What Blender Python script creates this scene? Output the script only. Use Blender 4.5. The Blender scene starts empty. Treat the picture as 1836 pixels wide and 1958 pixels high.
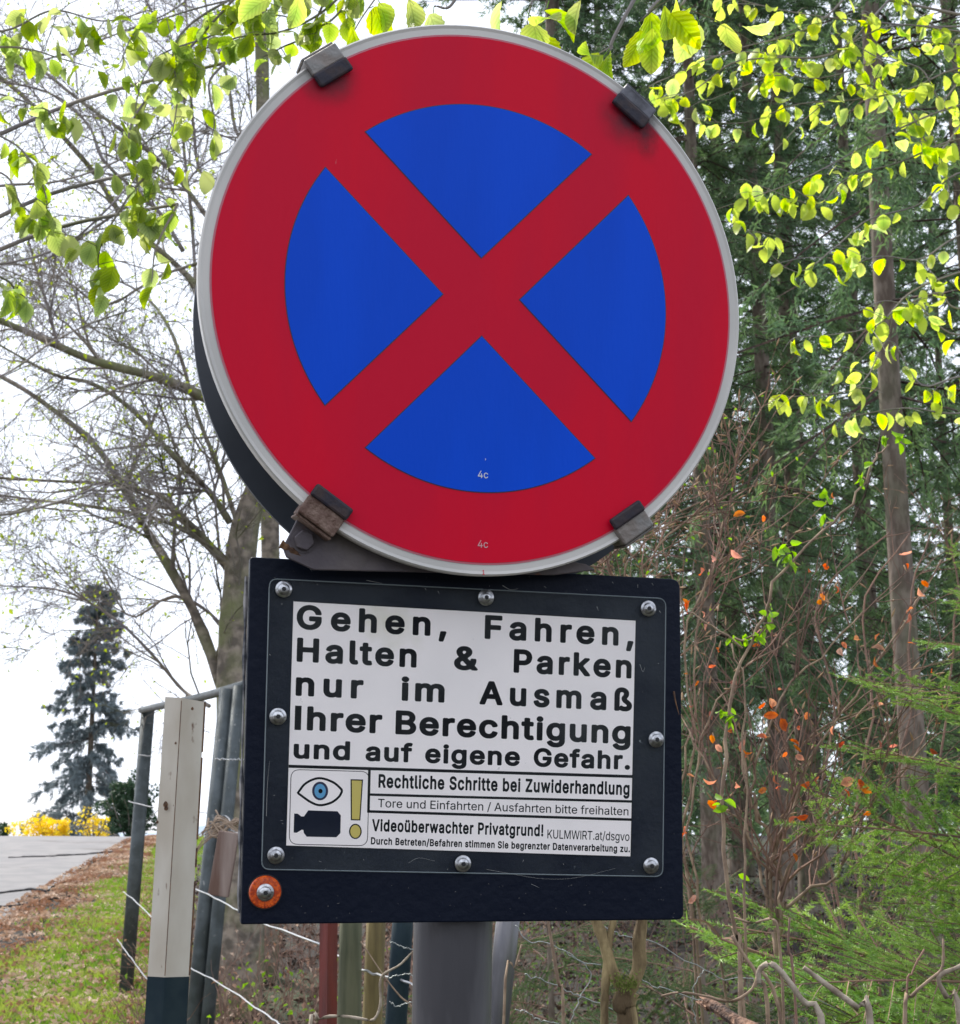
import bpy, bmesh, math, random
import numpy as np
from mathutils import Vector
random.seed(7)
rng = np.random.default_rng(7)
S = bpy.context.scene
COL = S.collection
# ------------------------------------------------------------------ camera, sky, sun, exposure
F = 2900.0; CX, CY = 918.0, 979.0; IMW = 1836.0
PITCH = math.atan((1600 - CY) / F)
CAMZ = 1.6
cd = bpy.data.cameras.new("camera"); cam = bpy.data.objects.new("camera", cd); COL.objects.link(cam)
cam.location = (0, 0, CAMZ); cam.rotation_euler = (math.pi / 2 + PITCH, 0, 0)
cd.sensor_fit = 'HORIZONTAL'; cd.sensor_width = 36; cd.lens = 36 * F / IMW
cd.clip_start = 0.05; cd.clip_end = 20000
cd.dof.use_dof = True; cd.dof.focus_distance = 1.45; cd.dof.aperture_fstop = cd.lens / 1.7
S.camera = cam

SUN_EL, SUN_AZ = math.radians(47), math.radians(-38)      # azimuth from straight ahead, negative = left
sund = Vector((math.sin(SUN_AZ) * math.cos(SUN_EL), math.cos(SUN_AZ) * math.cos(SUN_EL), math.sin(SUN_EL)))
W = bpy.data.worlds.new("World"); S.world = W; W.use_nodes = True
nt = W.node_tree; bg = nt.nodes["Background"]
sky = nt.nodes.new("ShaderNodeTexSky"); sky.sky_type = 'NISHITA'; sky.sun_disc = False
sky.sun_elevation = SUN_EL; sky.sun_rotation = SUN_AZ; sky.air_density = 1.0; sky.dust_density = 2.0
tc = nt.nodes.new("ShaderNodeTexCoord")
mp = nt.nodes.new("ShaderNodeMapping"); mp.inputs['Scale'].default_value = (1, 1, 2.6)
nz = nt.nodes.new("ShaderNodeTexNoise"); nz.inputs['Scale'].default_value = 1.7; nz.inputs['Detail'].default_value = 5
rp = nt.nodes.new("ShaderNodeValToRGB"); rp.color_ramp.elements[0].position = .38; rp.color_ramp.elements[1].position = .5
rp.color_ramp.elements[0].color = (.2, .2, .2, 1); rp.color_ramp.elements[1].color = (.93, .93, .93, 1)
mx = nt.nodes.new("ShaderNodeMix"); mx.data_type = 'RGBA'
mx.inputs['B'].default_value = (9.0, 9.6, 10.9, 1)
nt.links.new(tc.outputs['Generated'], mp.inputs['Vector']); nt.links.new(mp.outputs['Vector'], nz.inputs['Vector'])
nt.links.new(nz.outputs['Fac'], rp.inputs['Fac']); nt.links.new(rp.outputs['Color'], mx.inputs['Factor'])
nt.links.new(sky.outputs['Color'], mx.inputs['A']); nt.links.new(mx.outputs['Result'], bg.inputs['Color'])
bg.inputs['Strength'].default_value = 0.1
sl = bpy.data.lights.new("sun", 'SUN'); sl.energy = 3.2; sl.angle = math.radians(0.6); sl.color = (1, .95, .86)
so = bpy.data.objects.new("sun", sl); COL.objects.link(so); so.location = (-5, 5, 20)
so.rotation_euler = sund.to_track_quat('Z', 'Y').to_euler()
S.view_settings.view_transform = 'Standard'; S.view_settings.look = 'None'
S.view_settings.exposure = 0.75; S.view_settings.gamma = 1.0; S.view_settings.use_curve_mapping = False
S.render.engine = 'CYCLES'
S.cycles.max_bounces = 8; S.cycles.transparent_max_bounces = 12; S.cycles.use_denoising = True
S.cycles.sample_clamp_indirect = 6

# ------------------------------------------------------------------ pixel geometry of the camera
RT = np.array([1, 0, 0.]); UP = np.array([0, -math.sin(PITCH), math.cos(PITCH)]); FW = np.array([0, math.cos(PITCH), math.sin(PITCH)])
O = np.array([0, 0, CAMZ])
def c2w(v): return O + v[0] * RT - v[1] * UP + v[2] * FW
def ray(px, py): return (px - CX) / F * RT - (py - CY) / F * UP + FW
def at(px, py, Y):
    d = ray(px, py); return O + d * (Y / d[1])
def path(pts, Y): return [at(p[0], p[1], p[2] if len(p) > 2 else Y) for p in pts]
def onplane(px, py, P0, N):
    d = ray(px, py); return O + d * (np.dot(P0 - O, N) / np.dot(d, N))
def nrm(v): return v / (np.linalg.norm(v, axis=-1, keepdims=True) + 1e-12)

# ------------------------------------------------------------------ mesh builder
class MB:
    def __init__(s): s.v = []; s.q = []; s.t = []; s.n = 0; s.mq = []; s.mt = []; s.m = 0; s.ng = []
    def add(s, v, quads=None, tris=None):
        v = np.asarray(v, float).reshape(-1, 3); s.v.append(v)
        if quads is not None and len(quads):
            q = np.asarray(quads, int) + s.n; s.q.append(q); s.mq.append(np.full(len(q), s.m))
        if tris is not None and len(tris):
            t = np.asarray(tris, int) + s.n; s.t.append(t); s.mt.append(np.full(len(t), s.m))
        s.n += len(v); return s
    def poly(s, pts):            # one n-gon
        pts = np.asarray(pts, float); s.v.append(pts); s.ng.append(list(range(s.n, s.n + len(pts)))); s.n += len(pts); return s
    def prism(s, pts, off):      # extruded outline, pts ordered, off vector
        pts = np.asarray(pts, float); n = len(pts); a = s.n
        s.v += [pts, pts + off]; s.n += 2 * n
        s.ng.append(list(range(a, a + n))); s.ng.append(list(range(a + 2 * n - 1, a + n - 1, -1)))
        i = np.arange(n); j = (i + 1) % n
        s.q.append(np.c_[a + i, a + n + i, a + n + j, a + j]); s.mq.append(np.full(n, s.m)); return s
    def box(s, c, ax, ay, az):   # half axes
        c = np.asarray(c, float); V = [c + x * ax + y * ay + z * az for x in (-1, 1) for y in (-1, 1) for z in (-1, 1)]
        return s.add(V, [[0, 1, 3, 2], [4, 6, 7, 5], [0, 4, 5, 1], [2, 3, 7, 6], [0, 2, 6, 4], [1, 5, 7, 3]])
    def tubes(s, P, Rr, sides=3):   # P (N,K,3), Rr (N,K)
        P = np.asarray(P, float); Rr = np.asarray(Rr, float); N, K, _ = P.shape
        T = nrm(np.gradient(P, axis=1)); ov = nrm(P[:, -1] - P[:, 0])
        ref = np.where(np.abs(ov[:, 2:3]) < .8, np.array([[0, 0, 1.]]), np.array([[1., 0, 0]]))
        A = nrm(np.cross(T, ref[:, None, :])); B = np.cross(T, A)
        th = np.arange(sides) * 2 * math.pi / sides
        V = P[:, :, None, :] + Rr[:, :, None, None] * (np.cos(th)[None, None, :, None] * A[:, :, None, :] + np.sin(th)[None, None, :, None] * B[:, :, None, :])
        idx = np.arange(N * K * sides).reshape(N, K, sides)
        a = idx[:, :-1, :]; b = np.roll(idx, -1, 2)[:, :-1, :]; c = np.roll(idx, -1, 2)[:, 1:, :]; d = idx[:, 1:, :]
        q = np.stack([a, b, c, d], -1).reshape(-1, 4); Vf = V.reshape(-1, 3); f0 = q[0]; n0 = np.cross(Vf[f0[1]] - Vf[f0[0]], Vf[f0[3]] - Vf[f0[0]])
        if np.dot(n0, Vf[f0].mean(0) - P[0, :2].mean(0)) < 0: q = q[:, ::-1]
        return s.add(Vf, q)
    def tube(s, pts, r0, r1=None, sides=8, cap=True, smooth=True, wob=0):
        pts = np.asarray(pts, float)
        if smooth and len(pts) > 2: pts = resample(pts, max(len(pts) * 3, 6))
        K = len(pts); r = np.linspace(r0, r1 if r1 is not None else r0, K)
        if wob: r = r * (1 + rng.uniform(-wob, wob, K))
        a = s.n; s.tubes(pts[None], r[None], sides)
        if cap: s.ng.append(list(range(a, a + sides))); s.ng.append(list(range(a + (K - 1) * sides + sides - 1, a + (K - 1) * sides - 1, -1)))
        return s
    def build(s, name, mats, parent=None, off=None, smooth=False, bevel=0, face=False):
        v = np.concatenate(s.v); 
        if off is not None: v = v - np.asarray(off)
        q = np.concatenate(s.q) if s.q else np.zeros((0, 4), int); t = np.concatenate(s.t) if s.t else np.zeros((0, 3), int)
        me = bpy.data.meshes.new(name)
        ngl = np.array([i for n in s.ng for i in n], int); ngc = np.array([len(n) for n in s.ng], int)
        loops = np.concatenate([q.ravel(), t.ravel(), ngl]); cnt = np.concatenate([np.full(len(q), 4), np.full(len(t), 3), ngc]).astype(int)
        st = np.concatenate([[0], np.cumsum(cnt)[:-1]])
        me.vertices.add(len(v)); me.vertices.foreach_set('co', v.astype(np.float32).ravel())
        me.loops.add(len(loops)); me.loops.foreach_set('vertex_index', loops.astype(np.int32))
        me.polygons.add(len(cnt)); me.polygons.foreach_set('loop_start', st.astype(np.int32)); me.polygons.foreach_set('loop_total', cnt.astype(np.int32))
        me.polygons.foreach_set('use_smooth', np.full(len(cnt), bool(smooth)))
        mi = np.concatenate((s.mq or [np.zeros(0)]) + (s.mt or [np.zeros(0)]) + [np.zeros(len(ngc))]).astype(np.int32)
        me.polygons.foreach_set('material_index', mi)
        me.update(calc_edges=True); me.validate()
        if 1 < len(cnt) < 6000 and not face:
            bm = bmesh.new(); bm.from_mesh(me); bmesh.ops.recalc_face_normals(bm, faces=bm.faces); bm.to_mesh(me); bm.free()
        elif face or len(cnt) == 1:      # flat print: turn towards the road side
            bm = bmesh.new(); bm.from_mesh(me); oo = Vector(O) - (Vector(off) if off is not None else Vector((0, 0, 0)))
            for f in bm.faces:
                f.normal_update()
                if f.normal.dot(f.calc_center_median() - oo) > 0: f.normal_flip()
            bm.to_mesh(me); bm.free()
        for m in (mats if isinstance(mats, (list, tuple)) else [mats]): me.materials.append(m)
        return link(name, me, parent, bevel)
def link(name, me, parent=None, bevel=0):
    o = bpy.data.objects.new(name, me); COL.objects.link(o)
    if parent: o.parent = parent
    if bevel:
        b = o.modifiers.new("bevel", 'BEVEL'); b.width = bevel; b.segments = 2; b.limit_method = 'ANGLE'
    return o
def resample(p, n):      # Catmull-Rom
    p = np.asarray(p, float); q = np.vstack([2 * p[0] - p[1], p, 2 * p[-1] - p[-2]])
    out = []
    for u in np.linspace(0, len(p) - 1 - 1e-9, n):
        i = int(u); t = u - i; a, b, c, d = q[i:i + 4]
        out.append(.5 * (2 * b + (c - a) * t + (2 * a - 5 * b + 4 * c - d) * t * t + (3 * b - a - 3 * c + d) * t ** 3))
    return np.array(out)
def thing(name, label, cat, loc=(0, 0, 0), group=None, kind=None):
    o = bpy.data.objects.new(name, None); COL.objects.link(o); o.location = loc; o.empty_display_size = .1
    return tag(o, label, cat, group, kind)
def tag(o, label=None, cat=None, group=None, kind=None):
    if label: o['label'] = label
    if cat: o['category'] = cat
    if group: o['group'] = group
    if kind: o['kind'] = kind
    return o

# ------------------------------------------------------------------ materials
def mat(name, col, rough=.6, metal=0, col2=None, nscale=20, bump=0, bscale=60, spec=.5, coat=0, trans=0, ramp=(.4, .6), coords='Object', detail=5, stretch=None, objvar=0, col3=None, n3=5, r3=(.55, .62)):
    m = bpy.data.materials.new(name); m.use_nodes = True; n = m.node_tree; L = n.links; P = n.nodes["Principled BSDF"]
    P.inputs['Roughness'].default_value = rough; P.inputs['Metallic'].default_value = metal
    P.inputs['Specular IOR Level'].default_value = spec; P.inputs['Coat Weight'].default_value = coat; P.inputs['Coat Roughness'].default_value = .25
    P.inputs['Base Color'].default_value = (*col, 1); csrc = None
    t = n.nodes.new("ShaderNodeTexCoord"); vec = t.outputs[coords]
    if stretch:
        mpn = n.nodes.new("ShaderNodeMapping"); mpn.inputs['Scale'].default_value = stretch; L.new(vec, mpn.inputs['Vector']); vec = mpn.outputs['Vector']
    def noise(sc, lo, hi, d=5):
        z = n.nodes.new("ShaderNodeTexNoise"); z.inputs['Scale'].default_value = sc; z.inputs['Detail'].default_value = d; L.new(vec, z.inputs['Vector'])
        r = n.nodes.new("ShaderNodeMapRange"); r.inputs['From Min'].default_value = lo; r.inputs['From Max'].default_value = hi; L.new(z.outputs['Fac'], r.inputs['Value']); return r.outputs['Result']
    def mixc(f, a, b):
        x = n.nodes.new("ShaderNodeMix"); x.data_type = 'RGBA'; L.new(f, x.inputs['Factor'])
        if isinstance(a, tuple): x.inputs['A'].default_value = (*a, 1)
        else: L.new(a, x.inputs['A'])
        x.inputs['B'].default_value = (*b, 1); return x.outputs['Result']
    if col2: csrc = mixc(noise(nscale, *ramp, detail), col, col2)
    if col3: csrc = mixc(noise(n3, *r3), csrc or col, col3)
    if objvar:
        oi = n.nodes.new("ShaderNodeObjectInfo"); hs = n.nodes.new("ShaderNodeHueSaturation")
        r = n.nodes.new("ShaderNodeMapRange"); L.new(oi.outputs['Random'], r.inputs['Value']); r.inputs['To Min'].default_value = 1 - objvar; r.inputs['To Max'].default_value = 1 + objvar
        L.new(r.outputs['Result'], hs.inputs['Value'])
        if csrc: L.new(csrc, hs.inputs['Color'])
        else: hs.inputs['Color'].default_value = (*col, 1)
        csrc = hs.outputs['Color']
    if csrc: L.new(csrc, P.inputs['Base Color'])
    if bump:
        z = n.nodes.new("ShaderNodeTexNoise"); z.inputs['Scale'].default_value = bscale; z.inputs['Detail'].default_value = 6; L.new(vec, z.inputs['Vector'])
        b = n.nodes.new("ShaderNodeBump"); b.inputs['Strength'].default_value = bump; b.inputs['Distance'].default_value = .01; L.new(z.outputs['Fac'], b.inputs['Height']); L.new(b.outputs['Normal'], P.inputs['Normal'])
    if trans:
        tb = n.nodes.new("ShaderNodeBsdfTranslucent"); ms = n.nodes.new("ShaderNodeMixShader"); ms.inputs['Fac'].default_value = trans
        if csrc:
            g = n.nodes.new("ShaderNodeHueSaturation"); g.inputs['Saturation'].default_value = 1.15; g.inputs['Value'].default_value = 1.5; L.new(csrc, g.inputs['Color']); L.new(g.outputs['Color'], tb.inputs['Color'])
        else: tb.inputs['Color'].default_value = (*[min(1, c * 1.5) for c in col], 1)
        L.new(P.outputs[0], ms.inputs[1]); L.new(tb.outputs[0], ms.inputs[2]); L.new(ms.outputs[0], n.nodes['Material Output'].inputs['Surface'])
    return m
M = dict(
    white=mat("white_paint", (.6, .57, .53), .4, col2=(.5, .48, .45), nscale=6, spec=.4, col3=(.3, .27, .2), n3=60, r3=(.72, .8)),
    red=mat("red_film", (.63, .003, .026), .4, col2=(.57, .004, .03), nscale=16, stretch=(1, 1, .13), bump=.03, bscale=300, coat=0, spec=.12, col3=(.6, .3, .3), n3=160, r3=(.76, .8)),
    blue=mat("blue_film", (.0, .07, .63), .4, col2=(.0, .064, .58), nscale=16, stretch=(1, 1, .13), bump=.03, bscale=300, coat=0, spec=.12, col3=(.3, .35, .6), n3=170, r3=(.79, .82)),
    edge=mat("dark_outline", (.01, .012, .05), .4),
    backalu=mat("grey_back_paint", (.045, .055, .075), .55, col2=(.03, .037, .05), nscale=5, bump=.05),
    clip=mat("rusty_clip", (.022, .02, .032), .55, spec=.3, col2=(.045, .03, .03), nscale=90, bump=.12, bscale=250),
    band=mat("dull_band", (.22, .21, .2), .5, metal=.35, col2=(.2, .17, .15), nscale=70, bump=.2, bscale=120),
    clip2=mat('grey_clip', (.12, .12, .14), .5, metal=.3, col2=(.05, .05, .06), nscale=70, bump=.2),
    rustband=mat("brown_band", (.2, .13, .1), .6, metal=.2, col2=(.1, .05, .035), nscale=80, bump=.4, bscale=150),
    bracket=mat("bracket_steel", (.085, .07, .08), .55, metal=.2, col2=(.12, .1, .1), nscale=30, bump=.15, bscale=80, col3=(.2, .07, .03), n3=35, r3=(.62, .7)),
    board=mat("navy_board", (.003, .0055, .015), .5, col2=(.005, .008, .018), nscale=9, bump=.12, bscale=140, spec=.14, col3=(.12, .12, .12), n3=170, r3=(.74, .8)),
    boardedge=mat("board_edge", (.32, .3, .29), .6, col2=(.04, .045, .06), nscale=60, bump=.2),
    paper=mat("paper", (.92, .83, .815), .6, col2=(.86, .78, .77), nscale=7, ramp=(.3, .7), col3=(.62, .58, .42), n3=9, r3=(.66, .8)),
    ink=mat("ink", (.004, .004, .006), .6, spec=.08), ink2=mat("camera_ink", (.007, .01, .022), .6, spec=.08),
    eyeblue=mat("eye_blue", (.09, .3, .52), .5), yellow=mat("yellow_print", (.56, .44, .1), .5),
    steel=mat("screw_steel", (.55, .55, .56), .28, metal=1, col2=(.3, .3, .31), nscale=200, bump=.1, bscale=300),
    hole=mat("recess", (.01, .01, .012), .6),
    orange=mat("orange_reflector", (.75, .12, .01), .22, coat=.5, col2=(.45, .05, .01), nscale=260),
    galv=mat("galvanised_pole", (.17, .165, .175), .45, metal=.5, col2=(.08, .077, .085), nscale=16, bump=.15, bscale=60, stretch=(1, 1, .2), col3=(.05, .045, .055), n3=6, r3=(.5, .75)),
    postwhite=mat("old_white_enamel", (.56, .51, .43), .45, col2=(.44, .38, .3), nscale=12, col3=(.13, .06, .03), n3=55, r3=(.66, .72), stretch=(1, 1, .4)),
    postdark=mat("dark_enamel", (.01, .022, .03), .6, spec=.15, col2=(.02, .034, .04), nscale=20),
    rust=mat("rust", (.16, .08, .035), .8, col2=(.07, .035, .02), nscale=120, bump=.5),
    fencepost=mat("green_grey_pipe", (.085, .1, .105), .5, metal=.3, col2=(.05, .06, .06), nscale=12, bump=.1, col3=(.25, .25, .24), n3=40, r3=(.66, .75)),
    wire=mat("wire", (.5, .5, .5), .4, metal=.7), netwire=mat("dull_wire", (.3, .32, .31), .5, metal=.5),
    redpost=mat("red_brown_post", (.16, .02, .012), .55, col2=(.09, .014, .01), nscale=25, bump=.3, stretch=(1, 1, .2)),
    oldwood=mat("weathered_wood", (.2, .19, .11), .9, col2=(.06, .065, .035), nscale=14, bump=.8, bscale=30, stretch=(1, 1, .12)),
    yelwood=mat("yellow_wood", (.36, .28, .11), .9, col2=(.12, .09, .04), nscale=14, bump=.8, bscale=30, stretch=(1, 1, .12)),
    plank=mat("grey_plank", (.3, .23, .2), .9, col2=(.14, .08, .06), nscale=12, bump=.8, bscale=30, stretch=(1, 1, .12)),
    rope=mat("rope", (.35, .26, .19), .9, bump=.5),
    bark=mat("spruce_bark", (.21, .165, .13), .95, col2=(.11, .08, .06), nscale=22, bump=1, bscale=30, stretch=(1, 1, .35), col3=(.1, .11, .06), n3=4, r3=(.5, .75)),
    barkred=mat("far_bark", (.1, .06, .045), .95, col2=(.05, .035, .03), nscale=20, bump=1, bscale=30),
    barkgrey=mat("grey_bark", (.3, .25, .2), .95, col2=(.12, .1, .08), nscale=13, bump=1, bscale=20, col3=(.17, .18, .08), n3=3, r3=(.45, .65)),
    twigdark=mat("dark_twig", (.22, .195, .2), .9, col2=(.28, .24, .2), nscale=3, col3=(.1, .1, .045), n3=2, r3=(.5, .65)),
    hazel=mat("hazel_bark", (.36, .27, .13), .9, col2=(.1, .065, .03), nscale=38, bump=.9, bscale=90, stretch=(1, 1, .3), col3=(.18, .2, .05), n3=14, r3=(.58, .68)),
    stem=mat("light_stem", (.33, .235, .155), .8, col2=(.19, .125, .085), nscale=30, bump=.3),
    pale=mat("pale_branch", (.42, .35, .27), .8, col2=(.22, .17, .12), nscale=40, bump=.4, bscale=80),
    shrubt=mat("shrub_twig", (.27, .155, .11), .85, col2=(.15, .09, .07), nscale=9, objvar=.15),
    bud=mat("bud", (.45, .3, .17), .7, trans=.2, col2=(.33, .2, .11), nscale=9),
    leafR=mat("beech_leaf_bright", (.3, .42, .012), .36, col2=(.4, .5, .02), nscale=40, trans=.62, objvar=.2, spec=.5),
    leafL=mat("beech_leaf_green", (.24, .31, .035), .42, col2=(.32, .38, .05), nscale=40, trans=.66, objvar=.25, spec=.5),
    fresh=mat("fresh_leaf", (.22, .4, .02), .5, trans=.5, objvar=.15),
    dry=mat("dry_leaf", (.5, .12, .025), .6, col2=(.35, .08, .02), nscale=40, trans=.5, objvar=.3),
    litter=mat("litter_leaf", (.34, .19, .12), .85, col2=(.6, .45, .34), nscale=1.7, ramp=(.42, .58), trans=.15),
    litterd=mat("shaded_litter", (.022, .014, .01), .9, col2=(.05, .032, .02), nscale=1.7, trans=.1),  # woodland shade put into a darker litter colour
    grass=mat("grass_blade", (.16, .27, .04), .6, col2=(.28, .34, .08), nscale=1.2, trans=.4),
    needle=mat("spruce_needles", (.18, .32, .07), .5, col2=(.32, .46, .11), nscale=5, trans=.3, objvar=.15),
    needlef=mat("dark_spruce_needles", (.1, .165, .09), .6, col2=(.13, .2, .08), nscale=.9, trans=.42, objvar=.2),
    needleg=mat("hazy_fir_needles", (.22, .26, .27), .6, col2=(.14, .18, .19), nscale=2, trans=.15),  # distance haze mixed into the fir's pale blue grey
    asphalt=mat("asphalt", (.16, .155, .16), .85, col2=(.2, .19, .19), nscale=2.5, bump=.3, bscale=80, col3=(.11, .1, .1), n3=1.1, r3=(.56, .66)),
    forsythia=mat("forsythia_bloom", (.85, .55, .01), .6, trans=.4), shrubgreen=mat("dark_bush_leaf", (.03, .07, .03), .6, trans=.2),
    rot=mat('rotten_wood', (.3, .17, .11), .9, col2=(.05, .03, .025), nscale=60, bump=1, bscale=120),
    tar=mat('tar_filled_crack', (.035, .033, .035), .8),
    cover=mat('cover_leaf', (.09, .17, .04), .6, col2=(.14, .22, .05), nscale=2, trans=.3), needled=mat('shaded_spruce_needles', (.06, .105, .04), .55, col2=(.09, .14, .045), nscale=5, trans=.3, objvar=.15),  # shaded needles are a darker copy, shade put into the colour
    moss=mat('moss', (.16, .2, .035), .9),
    mountain=mat("hazy_mountain", (.36, .42, .5), .9, col2=(.24, .31, .4), nscale=.002),  # pale blue colour stands in for distance haze
)
def veined(name, edge, centre, trans, rough=.38, var=.2):
    m = bpy.data.materials.new(name); m.use_nodes = True; n = m.node_tree; L = n.links; P = n.nodes["Principled BSDF"]; P.inputs['Roughness'].default_value = rough
    t = n.nodes.new("ShaderNodeTexCoord"); sp = n.nodes.new("ShaderNodeSeparateXYZ"); L.new(t.outputs['Object'], sp.inputs[0])
    def ma(op, a, b=None, c=None):
        x = n.nodes.new("ShaderNodeMath"); x.operation = op
        for i, q in enumerate((a, b, c)):
            if q is None: continue
            if isinstance(q, (int, float)): x.inputs[i].default_value = q
            else: L.new(q, x.inputs[i])
        return x.outputs[0]
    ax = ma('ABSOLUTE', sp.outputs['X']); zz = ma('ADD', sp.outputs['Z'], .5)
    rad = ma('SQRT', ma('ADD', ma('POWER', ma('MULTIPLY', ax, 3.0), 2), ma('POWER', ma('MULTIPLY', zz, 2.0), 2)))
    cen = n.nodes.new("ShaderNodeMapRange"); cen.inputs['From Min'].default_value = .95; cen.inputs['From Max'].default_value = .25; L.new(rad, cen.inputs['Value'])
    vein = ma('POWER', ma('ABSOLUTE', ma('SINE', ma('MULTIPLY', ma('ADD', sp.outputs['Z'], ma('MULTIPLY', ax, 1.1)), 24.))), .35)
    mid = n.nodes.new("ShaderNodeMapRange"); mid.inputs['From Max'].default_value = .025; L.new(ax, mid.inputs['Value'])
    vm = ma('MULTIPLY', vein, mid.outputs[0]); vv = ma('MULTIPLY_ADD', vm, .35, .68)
    mx_ = n.nodes.new("ShaderNodeMix"); mx_.data_type = 'RGBA'; mx_.inputs['A'].default_value = (*edge, 1); mx_.inputs['B'].default_value = (*centre, 1); L.new(ma('MULTIPLY', cen.outputs[0], .75), mx_.inputs['Factor'])  # bright rim and darker centre paint in backlight and leaf overlap
    oi = n.nodes.new("ShaderNodeObjectInfo"); hs = n.nodes.new("ShaderNodeHueSaturation"); L.new(mx_.outputs['Result'], hs.inputs['Color'])
    L.new(ma('MULTIPLY', vv, ma('MULTIPLY_ADD', oi.outputs['Random'], var * 2, 1 - var)), hs.inputs['Value']); L.new(ma('MULTIPLY_ADD', ma('FRACT', ma('MULTIPLY', oi.outputs['Random'], 7.3)), .5, .68), hs.inputs['Saturation']); L.new(ma('MULTIPLY_ADD', ma('FRACT', ma('MULTIPLY', oi.outputs['Random'], 13.7)), .03, .485), hs.inputs['Hue'])
    L.new(hs.outputs['Color'], P.inputs['Base Color']); tb = n.nodes.new("ShaderNodeBsdfTranslucent"); h2 = n.nodes.new("ShaderNodeHueSaturation"); h2.inputs['Value'].default_value = 1.45; h2.inputs['Saturation'].default_value = 1.1; L.new(hs.outputs['Color'], h2.inputs['Color']); L.new(h2.outputs['Color'], tb.inputs['Color'])
    bm_ = n.nodes.new("ShaderNodeBump"); bm_.inputs['Strength'].default_value = .5; bm_.inputs['Distance'].default_value = .02; L.new(vm, bm_.inputs['Height']); L.new(bm_.outputs['Normal'], P.inputs['Normal'])
    ms = n.nodes.new("ShaderNodeMixShader"); ms.inputs['Fac'].default_value = trans; L.new(P.outputs[0], ms.inputs[1]); L.new(tb.outputs[0], ms.inputs[2]); L.new(ms.outputs[0], n.nodes['Material Output'].inputs['Surface']); return m
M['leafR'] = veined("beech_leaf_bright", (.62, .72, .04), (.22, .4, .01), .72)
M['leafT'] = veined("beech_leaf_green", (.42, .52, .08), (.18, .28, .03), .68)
M['dryV'] = veined("dry_leaf", (.75, .2, .05), (.5, .1, .03), .5, .6, .35)
def ground_mat():
    m = mat("forest_and_verge_soil", (.022, .015, .01), .95, col2=(.012, .01, .007), nscale=1.2, bump=.8, bscale=9, coords='Object', col3=(.03, .045, .013), n3=.6, r3=(.5, .65)); return m
M['soil'] = ground_mat()
def plexi():
    m = bpy.data.materials.new("scuffed_acrylic"); m.use_nodes = True; n = m.node_tree; L = n.links; n.nodes.remove(n.nodes["Principled BSDF"])
    tr = n.nodes.new("ShaderNodeBsdfTransparent"); tr.inputs[0].default_value = (.995, 1, .995, 1)
    df = n.nodes.new("ShaderNodeBsdfDiffuse"); df.inputs[0].default_value = (.5, .56, .55, 1)
    gl = n.nodes.new("ShaderNodeBsdfGlossy"); gl.inputs['Roughness'].default_value = .12
    t = n.nodes.new("ShaderNodeTexCoord"); z = n.nodes.new("ShaderNodeTexNoise"); z.inputs['Scale'].default_value = 14; z.inputs['Detail'].default_value = 8; L.new(t.outputs['Object'], z.inputs['Vector'])
    r = n.nodes.new("ShaderNodeMapRange"); r.inputs['From Min'].default_value = .35; r.inputs['From Max'].default_value = .75; r.inputs['To Min'].default_value = .004; r.inputs['To Max'].default_value = .03; L.new(z.outputs['Fac'], r.inputs['Value'])
    z2 = n.nodes.new("ShaderNodeTexNoise"); z2.inputs['Scale'].default_value = 130; z2.inputs['Detail'].default_value = 2; L.new(t.outputs['Object'], z2.inputs['Vector'])
    r2 = n.nodes.new("ShaderNodeMapRange"); r2.inputs['From Min'].default_value = .77; r2.inputs['From Max'].default_value = .82; r2.inputs['To Max'].default_value = .25; L.new(z2.outputs['Fac'], r2.inputs['Value'])
    ad = n.nodes.new("ShaderNodeMath"); L.new(r.outputs[0], ad.inputs[0]); L.new(r2.outputs[0], ad.inputs[1])
    a = n.nodes.new("ShaderNodeMixShader"); L.new(ad.outputs[0], a.inputs['Fac']); L.new(tr.outputs[0], a.inputs[1]); L.new(df.outputs[0], a.inputs[2])
    lw = n.nodes.new("ShaderNodeLayerWeight"); lw.inputs['Blend'].default_value = .25; fr = n.nodes.new("ShaderNodeMapRange"); L.new(lw.outputs['Facing'], fr.inputs['Value']); fr.inputs['To Min'].default_value = .001; fr.inputs['To Max'].default_value = .03
    b = n.nodes.new("ShaderNodeMixShader"); L.new(fr.outputs[0], b.inputs['Fac']); L.new(a.outputs[0], b.inputs[1]); L.new(gl.outputs[0], b.inputs[2])
    L.new(b.outputs[0], n.nodes['Material Output'].inputs['Surface']); return m
M['plexi'] = plexi()

# ------------------------------------------------------------------ terrain, road
def sm(t): t = np.clip(t, 0, 1); return t * t * (3 - 2 * t)
def gh(X, Y):      # ground height: climbs gently to a crest at eye height 30 m away, then falls
    X = np.asarray(X, float); Y = np.asarray(Y, float)
    z = np.where(Y < 3, 0, .0605 * (np.minimum(Y, 28) - 3)); z = z + np.where(Y > 28, .0605 * (1 - np.exp(-(np.maximum(Y, 28) - 28) / 1.3)) * 1.3, 0)
    z = z - np.where(Y > 33, (Y - 33) * .05 * sm((Y - 33) / 20), 0)
    right = sm((X - (-.16 * Y + 1.2)) / 5)      # woodland side keeps level beyond the crest
    z = z + right * np.where(Y > 33, (Y - 33) * .05 * sm((Y - 33) / 20), 0)
    return np.where(Y < -20, 0, np.minimum(z, 1.62))
def bumps(X, Y):
    return (.035 * np.sin(X * 2.1 + Y * .7) * np.sin(Y * 1.7 - X) + .02 * np.sin(X * 5.3 + 1) * np.sin(Y * 4.1)) * sm((X + .22 * Y - .6) / 2)
def redge(Y): return -4.9 - (np.asarray(Y) - 16) * .118
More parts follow.
